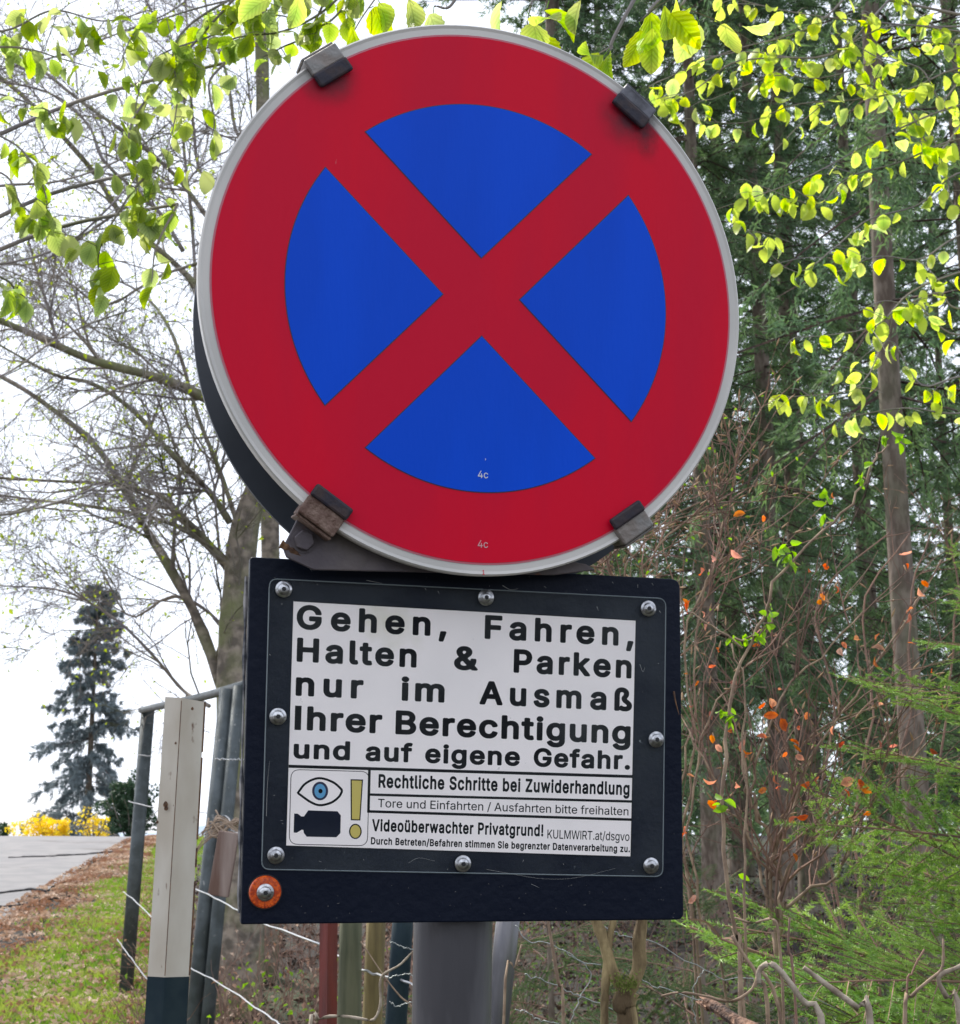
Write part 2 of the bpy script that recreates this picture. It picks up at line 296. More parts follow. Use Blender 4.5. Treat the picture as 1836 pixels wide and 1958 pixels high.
xs = np.concatenate([[-3000, -900, -300, -100, -50, -30, -20], np.arange(-14, 16, .4), [20, 26, 35, 60, 120, 400, 3000]])
ys = np.concatenate([[-2000, -300, -60, -20, -8], np.arange(-4, 50, .5), [55, 65, 80, 110, 180, 400, 1200, 5000]])
X, Y = np.meshgrid(xs, ys); Z = np.maximum(gh(X, Y) + bumps(X, Y) - .012 * (X < redge(Y) + .2), -20)
g = MB(); V = np.stack([X, Y, Z], -1).reshape(-1, 3); nx, ny = len(xs), len(ys)
I = np.arange(nx * ny).reshape(ny, nx); g.add(V, np.stack([I[:-1, :-1], I[:-1, 1:], I[1:, 1:], I[1:, :-1]], -1).reshape(-1, 4))
tag(g.build("ground", M['soil'], smooth=True), kind='structure')
r = MB(); yr = np.concatenate([np.arange(-6, 50, .5), np.arange(50, 90, 5)]); wv = .09 * np.sin(yr * 1.3) + .06 * np.sin(yr * 3.1)
Vr = []
for k in range(9):
    xx = redge(yr) + wv * (k == 0) - k * .75; Vr.append(np.stack([xx, yr, gh(xx, yr) + .006 + .02 * math.sin(k / 8 * math.pi)], -1))
Vr = np.stack(Vr, 1).reshape(-1, 3); I = np.arange(len(Vr)).reshape(len(yr), 9)
r.add(Vr, np.stack([I[:-1, 1:], I[:-1, :-1], I[1:, :-1], I[1:, 1:]], -1).reshape(-1, 4)); tag(r.build("road", M['asphalt'], smooth=True), kind='structure')
road_ = bpy.data.objects['road']
for cr in ([(-30, 1712), (60, 1700), (95, 1704), (150, 1700)], [(-30, 1738), (40, 1730), (80, 1722), (140, 1712)], [(20, 1640), (120, 1636), (220, 1628)]):
    P = []
    for px_, py_ in cr:
        d_ = ray(px_, py_); ts = np.linspace(6, 32, 600); q_ = O + d_[None] * (ts / d_[1])[:, None]; i_ = int(np.argmin(np.abs(q_[:, 2] - gh(q_[:, 0], q_[:, 1]) - .02))); P.append(q_[i_])
    P = resample(np.array(P), 24); P[:, :2] += rng.normal(0, .03, (24, 2)); P[:, 2] = gh(P[:, 0], P[:, 1]) + .02; cm_ = MB(); cm_.tube(P, .016, .01, 5, smooth=False, wob=.4); cm_.build("crack", M['tar'], road_)
m_ = MB(); th = np.linspace(-.75, .2, 90); R0 = 4800
hh = 60 + 26 * np.sin(th * 31) + 18 * np.sin(th * 73 + 1) + 34 * np.sin(th * 11 + 2.4)
a = np.stack([R0 * np.sin(th), R0 * np.cos(th), np.full(90, -60.)], -1); b = np.stack([R0 * np.sin(th) * 1.05, R0 * np.cos(th) * 1.05, hh * .35], -1); c = np.stack([R0 * np.sin(th) * 1.15, R0 * np.cos(th) * 1.15, np.full(90, -60.)], -1)
V = np.concatenate([a, b, c]); i = np.arange(89); m_.add(V, np.concatenate([np.c_[i, i + 1, i + 91, i + 90], np.c_[i + 90, i + 91, i + 181, i + 180]]))
tag(m_.build("mountain_range", M['mountain'], smooth=True), kind='structure')

def scatter_quads(mb, P, size, tilt=.6, up=.01, asp=.65):
    n = len(P); s = size * rng.uniform(.6, 1.3, n); a = rng.uniform(0, 2 * math.pi, n)
    N = nrm(np.stack([rng.normal(0, tilt, n), rng.normal(0, tilt, n), np.ones(n)], -1)); u = nrm(np.cross(N, np.stack([np.cos(a), np.sin(a), np.zeros(n)], -1))); w = np.cross(N, u)
    P = P + np.array([0, 0, up]); s = s[:, None]
    k = N * s * .22
    V = np.stack([P - u * s * .5, P - w * s * asp * .45 + k, P + u * s * .5, P + w * s * asp * .45 + k], 1)
    mb.add(V.reshape(-1, 3), tris=(np.array([[0, 1, 2], [0, 2, 3]])[None] + 4 * np.arange(n)[:, None, None]).reshape(-1, 3))
def pts_on(n, fx, fy): 
    y = fy(n); x = fx(y, n); return np.stack([x, y, gh(x, y) + bumps(x, y)], -1)
# litter of dead leaves: verge, road edge band, woodland floor
mb = MB()
vy = lambda n: 7 + 24 * rng.random(n) ** 1.5
scatter_quads(mb, pts_on(8500, lambda y, n: redge(y) + .1 + rng.random(n) * (np.maximum(-.24 * y + .6 - redge(y), .5)), vy), .075, .5, .035)
scatter_quads(mb, pts_on(3600, lambda y, n: redge(y) - .15 + np.abs(rng.normal(0, .33, n)), vy), .065, .4)
tag(mb.build("verge_leaf_litter", M['litter']), 'pale brown dead leaves strewn over the roadside verge', 'leaf litter', kind='stuff')
mb = MB()
scatter_quads(mb, pts_on(16000, lambda y, n: -.24 * y + .2 + rng.random(n) * (3 + y * .55), lambda n: 4 + 20 * rng.random(n) ** 1.3), .07, .7)
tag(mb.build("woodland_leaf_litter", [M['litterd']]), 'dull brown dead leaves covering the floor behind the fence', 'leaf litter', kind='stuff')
def blades(mb, P, h, w=.006):
    n = len(P); a = rng.uniform(0, 2 * math.pi, n); l = np.stack([rng.normal(0, .35, n), rng.normal(0, .35, n), np.ones(n)], -1); l = nrm(l) * (h * rng.uniform(.4, 1.2, n))[:, None]
    d = np.stack([np.cos(a), np.sin(a), np.zeros(n)], -1) * w
    V = np.stack([P - d, P + d, P + l * .6 + d * .7 + np.array([0, 0, 0]), P + l * np.array([1.5, 1.5, 1])], 1)
    mb.add(V.reshape(-1, 3), tris=(np.array([[0, 1, 2], [0, 2, 3]])[None] + 4 * np.arange(n)[:, None, None]).reshape(-1, 3))
mb = MB()
cl = rng.random((420, 2)); cyy = 6 + 23 * cl[:, 0] ** 1.4; ww = np.maximum(-.24 * cyy + .5 - redge(cyy) - .9, .4); cxx = redge(cyy) + .8 + cl[:, 1] * ww
k = rng.integers(0, 420, 48000); sx = rng.normal(0, .22, 48000); x = cxx[k] + sx; y = cyy[k] + rng.normal(0, .4, 48000)
keep = x > redge(y) + .45 + .4 * np.sin(y * 1.9); x, y = x[keep], y[keep]
blades(mb, np.stack([x, y, gh(x, y) + bumps(x, y)], -1), .075)
tag(mb.build("verge_grass", M['grass']), 'short bright green grass between the road and the fence', 'grass', kind='stuff')

# ------------------------------------------------------------------ growth helpers
def grow(P0, D, L, R, K=5, bend=.25, sag=0.0):
    """polylines from start points P0 (N,3), directions D, lengths L, base radii R"""
    N = len(P0); pts = [P0]; d = nrm(D); st = (L / (K - 1))[:, None]
    for k in range(K - 1):
        d = nrm(d + rng.normal(0, bend, (N, 3)) * .6 + np.array([0, 0, -sag])); pts.append(pts[-1] + d * st)
    P = np.stack(pts, 1); rr = R[:, None] * np.linspace(1, .35, K)[None]; return P, rr
def children(P, rr, n, lmin, lmax, spread=.9, up=0.0, tmin=.15, rf=.6):
    N, K, _ = P.shape; i = np.repeat(np.arange(N), n); t = rng.uniform(tmin, 1, N * n) * (K - 1 - 1e-6); k = t.astype(int); f = (t - k)[:, None]
    p = P[i, k] * (1 - f) + P[i, k + 1] * f; d = nrm(P[i, k + 1] - P[i, k]); r = rr[i, k] * rf
    side = nrm(np.cross(d, rng.normal(0, 1, (N * n, 3)))); D = nrm(d + side * spread * rng.uniform(.6, 1.4, (N * n, 1)) + np.array([0, 0, up]))
    L = rng.uniform(lmin, lmax, N * n) * (1 - .45 * t / (K - 1)); return p, D, L, r
def leafmesh(name, m, L=.05, w=.5, fold=.35, curl=.25, n=6, wave=.0):
    mb = MB(); t = np.linspace(0, 1, n + 1); hw = w * L * .5 * np.sin(math.pi * np.clip(t, .02, .985) ** .85) ** .75
    hw = hw * (1 + .05 * np.where(np.arange(n + 1) % 2, 1, -1)); hw[0] = L * .02; hw[-1] = L * .01
    z = -t * L; y = curl * L * (t - .5) ** 2
    mid = np.stack([0 * t, y, z], -1); wv = wave * L * np.where(np.arange(n + 1) % 2, 1, -1)
    lf = np.stack([-hw * math.cos(fold), y - hw * math.sin(fold) + wv, z], -1); rt = np.stack([hw * math.cos(fold), y - hw * math.sin(fold) + wv, z], -1)
    a = np.arange(n); mb.add(np.concatenate([lf, mid, rt]), np.concatenate([np.c_[a, a + n + 1, a + n + 2, a + 1], np.c_[a + n + 1, a + 2 * n + 2, a + 2 * n + 3, a + n + 2]]))
    o = mb.build(name, m, smooth=True); me = o.data; bpy.data.objects.remove(o); return me
def put(name, me, parent, loc, rot, sc, off):
    o = bpy.data.objects.new(name, me); COL.objects.link(o); o.parent = parent
    o.location = Vector(loc) - Vector(off); o.rotation_euler = rot; o.scale = (sc, sc, sc); return o

# ------------------------------------------------------------------ background spruces
def spruce_mesh(name, h, r, crown0, Lb, dens, m, seed, clump=(.085, .017), whorl=.38):
    global rng; rng = np.random.default_rng(seed)
    mb = MB(); P = []; D = []; L = []
    z = crown0
    while z < h - .1:
        n = rng.integers(5, 8); f = 1 - (z - crown0) / (h - crown0)
        for a in rng.uniform(0, 2 * math.pi, n):
            P.append((0, 0, z + rng.uniform(-.1, .1))); e = .15 - .5 * f + rng.normal(0, .1); D.append((math.cos(a), math.sin(a), e)); L.append(Lb * (f ** .75 * .9 + .1) * rng.uniform(.6, 1.1) + .1)
        z += whorl * rng.uniform(.7, 1.2) * (.5 + .5 * f)
    P, D, L = np.array(P, float), nrm(np.array(D)), np.array(L)
    Pb, rb = grow(P, D, L, .006 + L * .004, 6, .1, .03); tw = MB(); tw.tubes(Pb, rb, 3)
    p, d, l, rr = children(Pb, rb, dens, .25, .6, .9, -.25, .12); l = l * np.repeat(np.clip(L / Lb, .35, 1), dens)
    Pt, rt = grow(p, d, l, np.full(len(p), .004), 4, .15, .16); tw.tubes(Pt, rt, 3)
    allP = np.concatenate([Pt.reshape(-1, 3), (Pt[:, :-1] * .5 + Pt[:, 1:] * .5).reshape(-1, 3)])
    dd = np.gradient(Pt, axis=1); allD = np.concatenate([dd.reshape(-1, 3), dd[:, :-1].reshape(-1, 3)])
    for q in range(5):
        n = len(allP); ax = nrm(nrm(allD) + rng.normal(0, .55, (n, 3))); sd = nrm(np.cross(ax, rng.normal(0, 1, (n, 3)))); cl_ = clump[0] * rng.uniform(.6, 1.3, (n, 1)); b = allP + rng.normal(0, .02, (n, 3))
        V = np.stack([b - sd * clump[1] * .5, b + sd * clump[1] * .5, b + ax * cl_], 1); mb.add(V.reshape(-1, 3), tris=np.arange(3 * n).reshape(-1, 3))
    co = mb.build(name + "_foliage", m); cm = co.data; bpy.data.objects.remove(co); to = tw.build("b", M['barkred']); tm = to.data; bpy.data.objects.remove(to)
    tb = MB(); zz = np.linspace(-.3, h, 14); ln = rng.normal(0, .03, 2); pp_ = np.stack([ln[0] * np.sin(zz * .4), ln[1] * np.sin(zz * .3), zz], -1); rr_ = r * (1 - zz / h * .85); rr_[0] *= 1.25
    tb.tubes(pp_[None], rr_[None], 12); o = tb.build("t", M['bark'], smooth=True); trm = o.data; bpy.data.objects.remove(o)
    rng = np.random.default_rng(seed + 1); return trm, tm, cm
def plant_tree(name, meshes, x, y, rz, sc, label, cat='tree', group=None, dz=0):
    t = thing(name, label, cat, (x, y, float(gh(x, y)) + dz), group); t.rotation_euler = (0, 0, rz); t.scale = (sc[0], sc[0], sc[1])
    for nm, me in zip(("trunk", "branches", "crown"), meshes): tag(link(nm, me, t), kind=None if nm == "trunk" else "stuff")
    return t
SP = [spruce_mesh("spruce", 17, .13, 2.6, 2.1, 8, M['needlef'], 11), spruce_mesh("spruce", 20, .15, 1.6, 2.3, 8, M['needlef'], 22), spruce_mesh("spruce", 15, .12, .9, 2.0, 9, M['needlef'], 33)]
def xat(px, Y): return (px - CX) / F * Y
G = 'dark spruces standing in the wood behind the sign'
named = [(1742, 10, 0, 1.0, 'tall spruce with a thick bare grey brown trunk, nearest of the wood', 'thin'),
         (1352, 13.5, 1, .8, 'spruce with a slim reddish trunk just right of the notice board', 0),
         (1478, 14.5, 2, .85, 'spruce with a dark reddish trunk between the board and the thick trunk', 0)]
thin = spruce_mesh("spruce", 19, .095, 4.2, 1.7, 6, M['needlef'], 44, whorl=.6)
for px, Yd, k, s, lab, kind in named:
    plant_tree("spruce_tree", thin if kind == 'thin' else SP[0], xat(px, Yd), Yd, k * 1.3, (s, s), lab, group=G)
bins = [(1160, 'mostly hidden behind the round sign'), (1350, 'just above the right corner of the board'), (1520, 'left of the thick trunk'), (1700, 'directly behind the thick trunk'), (1860, 'at the right edge of the picture')]
rows = [(17, 'in the second row', (0, 2, 4), .85), (21, 'in the third row', (1, 3), .95), (26, 'halfway into the wood', (0, 2, 3, 4), .8), (33, 'far back in the wood', (0, 1, 2, 3, 4), .55), (42, 'in the farthest row', (0, 1, 2, 3, 4), .5)]
for Yd, rw, bi, s0 in rows:
    for j in bi:
        px = bins[j][0] + rng.uniform(-60, 60); k = int(rng.integers(0, 3)); s_ = s0 * rng.uniform(.9, 1.15)
        plant_tree("spruce_tree", SP[k], xat(px, Yd), Yd + rng.normal(0, .6), rng.uniform(0, 6.28), (s_ * 1.1, s_), f"dark spruce {rw} {bins[j][1]}", group=G)
plant_tree("spruce_tree", SP[1], xat(1070, 16), 16, 2.0, (.95, .95), 'dark spruce rising directly behind the top of the round sign', group=G)
P_ = []
for Yd, dx in ((52, 1.5), (58, 1.7)):
    for x_ in np.arange(-4, 34, dx): P_.append((x_ + rng.normal(0, .3), Yd + rng.normal(0, 1), rng.uniform(4.5, 8.5)))
mb = MB()
for x_, y_, h_ in P_:
    z0 = float(gh(x_, y_)); n_ = 700; t_ = rng.random(n_) ** .8; rr_ = (1 - t_) * 1.7 * rng.random(n_) ** .5 + .05; a_ = rng.uniform(0, 6.28, n_); C_ = np.stack([x_ + rr_ * np.cos(a_), y_ + rr_ * np.sin(a_), z0 + t_ * h_ - .15 * rr_], -1)
    v_ = nrm(rng.normal(0, 1, (n_, 3))) * .35; w_ = nrm(np.cross(v_, rng.normal(0, 1, (n_, 3)))) * .12; mb.add(np.stack([C_ - w_, C_ + w_, C_ + v_], 1).reshape(-1, 3), tris=np.arange(3 * n_).reshape(-1, 3))
tag(mb.build("distant_wood", M['needlef']), 'unbroken mass of dark conifers closing off the wood', 'wood', kind='stuff')
# far fir, bushes beyond the crest
fir = spruce_mesh("fir", 7.4, .13, .25, 2.35, 15, M['needleg'], 55, clump=(.14, .03), whorl=.4)
plant_tree("fir_tree", fir, xat(182, 44), 44, 1.0, (.92, 1.03), 'lone grey green fir standing beyond the crest of the road', dz=-.1)
def leafy(name, c, rad, n, size, m, label, cat, hstem=.5):
    t = thing(name, label, cat, c); mb = MB(); P = rng.normal(0, 1, (n, 3)); P = nrm(P) * (rng.random((n, 1)) ** .4) * np.array(rad); P = P * (1 + .45 * np.sin(P[:, :1] * 8) * np.cos(P[:, 2:] * 9)); P[:, 2] += rad[2]
    N = n; ax = nrm(rng.normal(0, 1, (N, 3))); sd = nrm(np.cross(ax, rng.normal(0, 1, (N, 3)))); s = size * rng.uniform(.5, 1.3, (N, 1))
    mb.add(np.stack([P - sd * s * .4, P + ax * s, P + sd * s * .4, P - ax * s * .6], 1).reshape(-1, 3), np.arange(4 * N).reshape(-1, 4)); mb.build("foliage", m, t)
    s2 = MB(); k = 14; D = nrm(rng.normal(0, .6, (k, 3)) + np.array([0, 0, 1.])); Pp, rr = grow(np.zeros((k, 3)), D, np.full(k, rad[2] * 1.7), np.full(k, .02), 5, .15); s2.tubes(Pp, rr, 4); s2.build("stem", M['twigdark'], t); return t
def gz(px, Y, dz=0): x = xat(px, Y); return (x, Y, float(gh(x, Y)) + dz)
leafy("forsythia_bush", gz(108, 36, -.1), (.7, .5, .3), 1500, .06, M['forsythia'], 'forsythia bush in full yellow flower at the road crest', 'bush')
leafy("forsythia_bush", gz(196, 38, -.15), (.5, .5, .42), 380, .07, M['forsythia'], 'thin small yellow flowering forsythia beneath the fir', 'bush')
leafy("evergreen_bush", gz(262, 37, -.1), (.62, .6, .82), 5200, .07, M['shrubgreen'], 'dark green rounded bush right of the fir behind the fence', 'bush')
leafy("evergreen_bush", gz(0, 37, -.15), (.5, .4, .3), 1400, .07, M['shrubgreen'], 'low dark bush at the left end of the road crest', 'bush')

# ------------------------------------------------------------------ bare deciduous trees on the left
def bare_tree(Yd, trunk, limbs, label, dens, bud_m, tw=M['twigdark']):
    b = at(trunk[0][0], trunk[0][1], Yd); base = np.array([b[0], Yd, float(gh(b[0], Yd))]); t = thing("bare_tree", label, "tree", base)
    tp = [base - np.array([0, 0, .2])] + [at(p[0], p[1], Yd) for p in trunk]; mb = MB(); mb.tube(tp, trunk[0][2] / F * Yd / 2 * 1.1, trunk[-1][2] / F * Yd / 2, 12, wob=.08); mb.build("trunk", M['barkgrey'], t, base, True)
    Ps = []; Rs = []
    for lp in limbs:
        w0, w1, dy = lp[0]; pts = path([(p[0], p[1], Yd + dy * i / (len(lp) - 2) + (rng.normal(0, .12) if i else 0)) for i, p in enumerate(lp[1:])], Yd)
        lb = MB(); lb.tube(pts, w0 / F * Yd / 2, w1 / F * Yd / 2, 7, wob=.12); lb.build("limb", M['barkgrey'] if w0 > 9 else tw, t, base, True)
        q = resample(np.array(pts), 14); Ps.append(q); Rs.append(np.linspace(w0, w1, 14) / F * Yd / 2)
    P = np.stack(Ps); R = np.stack(Rs); tb = MB()
    p, d, l, r_ = children(P, R, dens[0], .5, 1.7, .9, .05, .05, .5); P1, r1 = grow(p, d, l, np.clip(r_, .004, .011), 6, .3, .02); tb.tubes(P1, r1, 4)
    p, d, l, r_ = children(P1, r1, dens[1], .25, .8, .9, .0, .1, .6); P2, r2 = grow(p, d, l, np.clip(r_, .0025, .006), 5, .32, .03); tb.tubes(P2, r2, 3)
    p, d, l, r_ = children(P2, r2, dens[2], .08, .35, .9, .0, .1, .6); P3, r3 = grow(p, d, l, np.full(len(p), .0022), 4, .3, .02); tb.tubes(P3, r3, 3)
    tag(tb.build("twigs", tw, t, base), kind="stuff")
    lm = MB(); E = np.concatenate([P3[:, -1], P2[:, -1]]); E = E[rng.random(len(E)) < .3]; scatter_quads(lm, E, .035, 1.2, 0, .6); tag(lm.build("buds", bud_m, t, base), kind="stuff")
    return t
L1 = [[(26, 9, -1), (520, 870), (440, 790), (370, 750), (300, 722), (180, 690), (90, 652), (0, 612), (-90, 570)],
      [(26, 7, .5), (452, 1420), (430, 1330), (380, 1190), (330, 1095), (272, 1000), (240, 940), (185, 855), (110, 790), (30, 735), (-60, 690)],
      [(16, 4, -.7), (455, 1100), (400, 1040), (345, 985), (300, 945), (200, 925), (100, 920), (-40, 912)],
      [(12, 4, 1), (460, 1120), (380, 1030), (290, 990), (150, 965), (60, 955), (-50, 940)],
      [(15, 4, -.5), (440, 1000), (400, 940), (330, 870), (260, 790), (180, 735), (100, 715), (0, 660)],
      [(11, 4, .8), (470, 1050), (420, 900), (380, 800), (330, 640), (270, 560), (180, 520)],
      [(9, 4, 0), (330, 1090), (335, 1000), (345, 930), (330, 840), (300, 760)],
      [(9, 3, .5), (450, 1260), (410, 1180), (330, 1140), (250, 1180), (200, 1100)],
      [(8, 3, .2), (400, 1350), (350, 1320), (290, 1250), (215, 1180), (120, 1130), (0, 1120)]]
bare_tree(10.5, [(462, 1600, 84), (452, 1330, 80), (455, 1150, 78), (470, 1000, 74), (520, 850, 60), (560, 600, 40), (600, 300, 28)], L1, 'mossy bare tree with spreading limbs, its trunk hidden by the notice board', (13, 9, 7), M['leafL'])
L2 = [[(15, 8, 0), (420, 600), (385, 555), (330, 500), (240, 420), (180, 330), (110, 250), (40, 180), (-60, 100)],
      [(11, 5, .6), (400, 420), (330, 330), (230, 248), (150, 190), (60, 118), (-40, 50)],
      [(9, 4, -.4), (350, 480), (300, 400), (200, 310), (170, 240), (100, 180), (-20, 150)],
      [(9, 4, .8), (505, 300), (455, 260), (440, 180), (430, 130), (400, 40), (380, -60)],
      [(8, 4, -.4), (500, 400), (390, 340), (370, 240), (355, 120), (300, 40), (250, -60)],
      [(7, 3, .3), (240, 395), (130, 470), (60, 505), (-40, 500)],
      [(7, 3, .3), (390, 500), (300, 530), (200, 585), (130, 540), (20, 500)],
      [(9, 4, 1.4), (380, 640), (372, 500), (365, 400), (350, 250), (360, 100), (350, -50)]]
bare_tree(12, [(520, 1500, 40), (515, 900, 36), (505, 400, 32), (502, 150, 30), (495, -80, 26)], L2, 'slender bare tree with a straight grey trunk rising left above the round sign', (11, 9, 7), M['leafL'])
# branches reaching in from a tree whose trunk stands left of the frame
bare_tree(8, [(-260, 1500, 60), (-240, 900, 56), (-200, 300, 44), (-180, -200, 30)],
          [[(5, 3, 0), (-220, 200), (0, 133), (70, 118), (130, 100), (230, 62), (330, 20), (400, -40)], [(5, 3, .5), (-220, 800), (0, 720), (90, 660), (170, 620), (260, 590)],
           [(7, 3, .5), (-220, 520), (0, 505), (120, 470), (200, 405), (300, 300), (400, 250)], [(7, 3, 0), (-220, 380), (0, 355), (120, 345), (240, 300), (330, 230)], [(7, 3, 0), (-220, 1000), (0, 985), (110, 960), (200, 925)]],
          'bare tree outside the left edge reaching dark branches into the picture', (9, 6, 4), M['leafL'])

# ------------------------------------------------------------------ beech leaves overhead
def beech(label, trunk_xy, Yd, twigs, mleaf, sizes, nparts, nextra, spacing, hang=.9, tip=1.0):
    base = np.array([trunk_xy[0], trunk_xy[1], float(gh(*trunk_xy))]); t = thing("beech_tree", label, "tree", base)
    tb = MB(); tb.tube([base - np.array([0, 0, .1]), base + np.array([.05, 0, 2.5]), base + np.array([0, .1, 6.5])], .07, .03, 10); tb.build("trunk", M['barkgrey'], t, base, True)
    mes = [leafmesh("leaf", mleaf, 1, w, fo, cu, 12, .008) for w, fo, cu in ((.72, .3, .4), (.62, .5, .6), (.74, .15, -.4), (.55, .8, .5))]
    br = MB(); spots = []
    for tw in twigs:
        pts = path(tw, Yd); q = resample(np.array(pts), 24); st = pts[0]
        br.tube(q, .0032, .0011, 5, smooth=False); 
        top_ = tw[0][1] < 0; att = base + np.array([0, .05, min(6.3, st[2] - base[2] + (.9 if top_ else .1))]); br.tube([att, (att + st) / 2 + np.array([0, 0, .5 if top_ else .03]), st], .006, .0034, 6)
        seg = np.linalg.norm(np.diff(q, axis=0), axis=1).sum(); n = max(2, int(seg / spacing))
        for u in np.linspace(.06, 1, n):
            k = u * 22.99; i = int(k); p = q[i] * (1 - k + i) + q[i + 1] * (k - i)
            if rng.random() < .42:       # short side shoot with a tuft of leaves
                d = nrm(rng.normal(0, 1, 3) * np.array([1, 1, .5]) + np.array([0, 0, -.15])); Ls = rng.uniform(.04, .14); e = p + d * Ls
                br.tube([p, p * .5 + e * .5 + np.array([0, 0, .006]), e], .0012, .0007, 3, cap=False)
                for g_ in range(rng.integers(2, 5)): spots.append(p * (1 - g_ / 4) + e * g_ / 4 + rng.normal(0, .004, 3))
            else: spots.append(p)
    br.build("branches", M['twigdark'], t, base)
    spots = np.array(spots); rng.shuffle(spots); pet = MB(); ex = MB(); cnt = 0
    for j, p in enumerate(spots):
        s = rng.uniform(*sizes); yaw = rng.normal(0, .8) + (math.pi if rng.random() < .5 else 0); rot = (rng.normal(0, .3) * hang, rng.normal(0, .32), yaw)
        if rng.random() < .18: rot = (rng.choice([-1, 1]) * rng.uniform(.9, 1.4), rng.normal(0, .4), yaw)
        off = np.array([rng.normal(0, .006), rng.normal(0, .006), -rng.uniform(.004, .012)]); pet.tube([p, p + off], .0007, .0006, 3, cap=False)
        me = mes[int(rng.integers(0, 4))]
        if cnt < nparts: put("leaf", me, t, p + off, rot, s, base); cnt += 1
        else:
            e = Vector((0, 0, 0)); from mathutils import Euler
            R_ = np.array(Euler(rot).to_matrix()); v = np.array([w_.co[:] for w_ in me.vertices]) * s @ R_.T + p + off; ex.add(v, [list(f.vertices) for f in me.polygons])
    tag(pet.build("petioles", M['fresh'], t, base), kind="stuff")
    if ex.n: tag(ex.build("leaf_mass", mleaf, t, base, True), kind='stuff')
    return t
TR = [[(1990, 20), (1836, 50), (1650, 40), (1500, 20), (1380, -10)], [(1990, 80), (1836, 60), (1700, 50), (1560, 110), (1400, 100), (1240, 165)], [(1990, 60), (1836, 85), (1740, 80), (1640, 130), (1560, 150), (1480, 145), (1360, 190)],
      [(1990, 130), (1836, 130), (1740, 170), (1640, 190), (1520, 200), (1420, 235), (1300, 225)], [(1990, 180), (1836, 200), (1690, 260), (1560, 330), (1460, 370), (1370, 400)],
      [(1990, 260), (1836, 265), (1720, 310), (1620, 340), (1560, 390), (1440, 350)], [(1990, 330), (1836, 330), (1760, 390), (1660, 420), (1600, 470), (1520, 520), (1430, 440)],
      [(1990, 400), (1836, 450), (1760, 495), (1680, 490), (1600, 520)], [(1990, 480), (1836, 520), (1740, 560), (1680, 620), (1590, 640), (1520, 645)], [(1990, 600), (1836, 640), (1770, 600), (1700, 575), (1650, 590)],
      [(1990, 700), (1836, 720), (1760, 735), (1700, 650), (1640, 740), (1500, 760)], [(1990, 760), (1836, 790), (1740, 780), (1660, 790), (1600, 805)], [(1990, 240), (1860, 150), (1800, 190), (1760, 130), (1680, 110), (1600, 60)],
      [(1990, 300), (1860, 230), (1790, 290), (1730, 200), (1650, 160), (1560, 210), (1480, 290)], [(1700, 0), (1600, 100), (1480, 110), (1400, 120), (1330, 170), (1270, 190)], [(1990, 150), (1850, 110), (1800, 60), (1750, 20), (1700, -30)],
      [(1990, 570), (1836, 590), (1800, 560), (1760, 570), (1720, 590)], [(1990, 380), (1836, 400), (1810, 330), (1780, 250)], [(1640, -30), (1570, 40), (1500, 70), (1420, 90), (1330, 120)]]
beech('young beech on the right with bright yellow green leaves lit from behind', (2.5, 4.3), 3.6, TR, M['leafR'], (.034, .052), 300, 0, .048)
TL = [[(-150, 40), (0, 60), (100, 20), (200, 40), (300, 15)], [(-150, 100), (0, 90), (60, 95), (110, 110), (180, 130)], [(700, -60), (620, 20), (540, 60), (460, 70), (380, 100), (330, 150)], [(640, -60), (560, -20), (440, 0), (330, 30), (260, 60), (230, 120)],
      [(600, -60), (520, -10), (450, 40), (400, 70), (300, 110), (260, 200), (270, 300)], [(560, -60), (420, 10), (350, 60), (330, 110), (340, 170), (330, 250), (300, 330)], [(-150, 210), (0, 260), (60, 310), (90, 390), (60, 420)], [(500, -60), (330, 130), (250, 240), (260, 330), (280, 420), (330, 400)],
      [(-150, 320), (0, 330), (40, 390), (80, 420)], [(-150, 480), (0, 530), (30, 555), (50, 570)], [(300, 320), (250, 370), (190, 480), (200, 560)], [(340, 390), (300, 470), (290, 540)], [(430, 120), (400, 160), (410, 230), (405, 260)], [(640, -40), (590, 60), (540, 90), (500, 110)], [(-150, 140), (0, 180), (90, 210), (110, 230)], [(700, -60), (660, 10), (610, 50), (540, 30), (480, 30)]]
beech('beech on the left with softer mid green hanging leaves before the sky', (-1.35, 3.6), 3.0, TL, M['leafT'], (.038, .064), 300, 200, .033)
TN = [[(820, -160), (780, -50), (770, -14)], [(980, -160), (960, -30), (950, -2)], [(1060, -160), (1060, -40), (1050, 0)], [(600, -160), (600, -50), (590, -20)], [(1500, -160), (1330, -40), (1310, 0), (1300, 12)], [(1420, -160), (1260, 0), (1240, 25), (1225, 40)], [(1300, -160), (1180, 60), (1170, 90), (1160, 100)], [(1150, -160), (1090, -40), (1085, -10)], [(1120, -160), (1030, -20), (1015, 10)], [(500, -160), (510, -40), (512, -20)], [(930, -160), (870, 0), (830, 12)], [(700, -160), (690, -40), (720, -6)]]
beech('low beech bough with the largest leaves dangling above the round sign', (1.5, 2.5), 1.75, TN, M['leafR'], (.045, .06), 60, 0, .06)

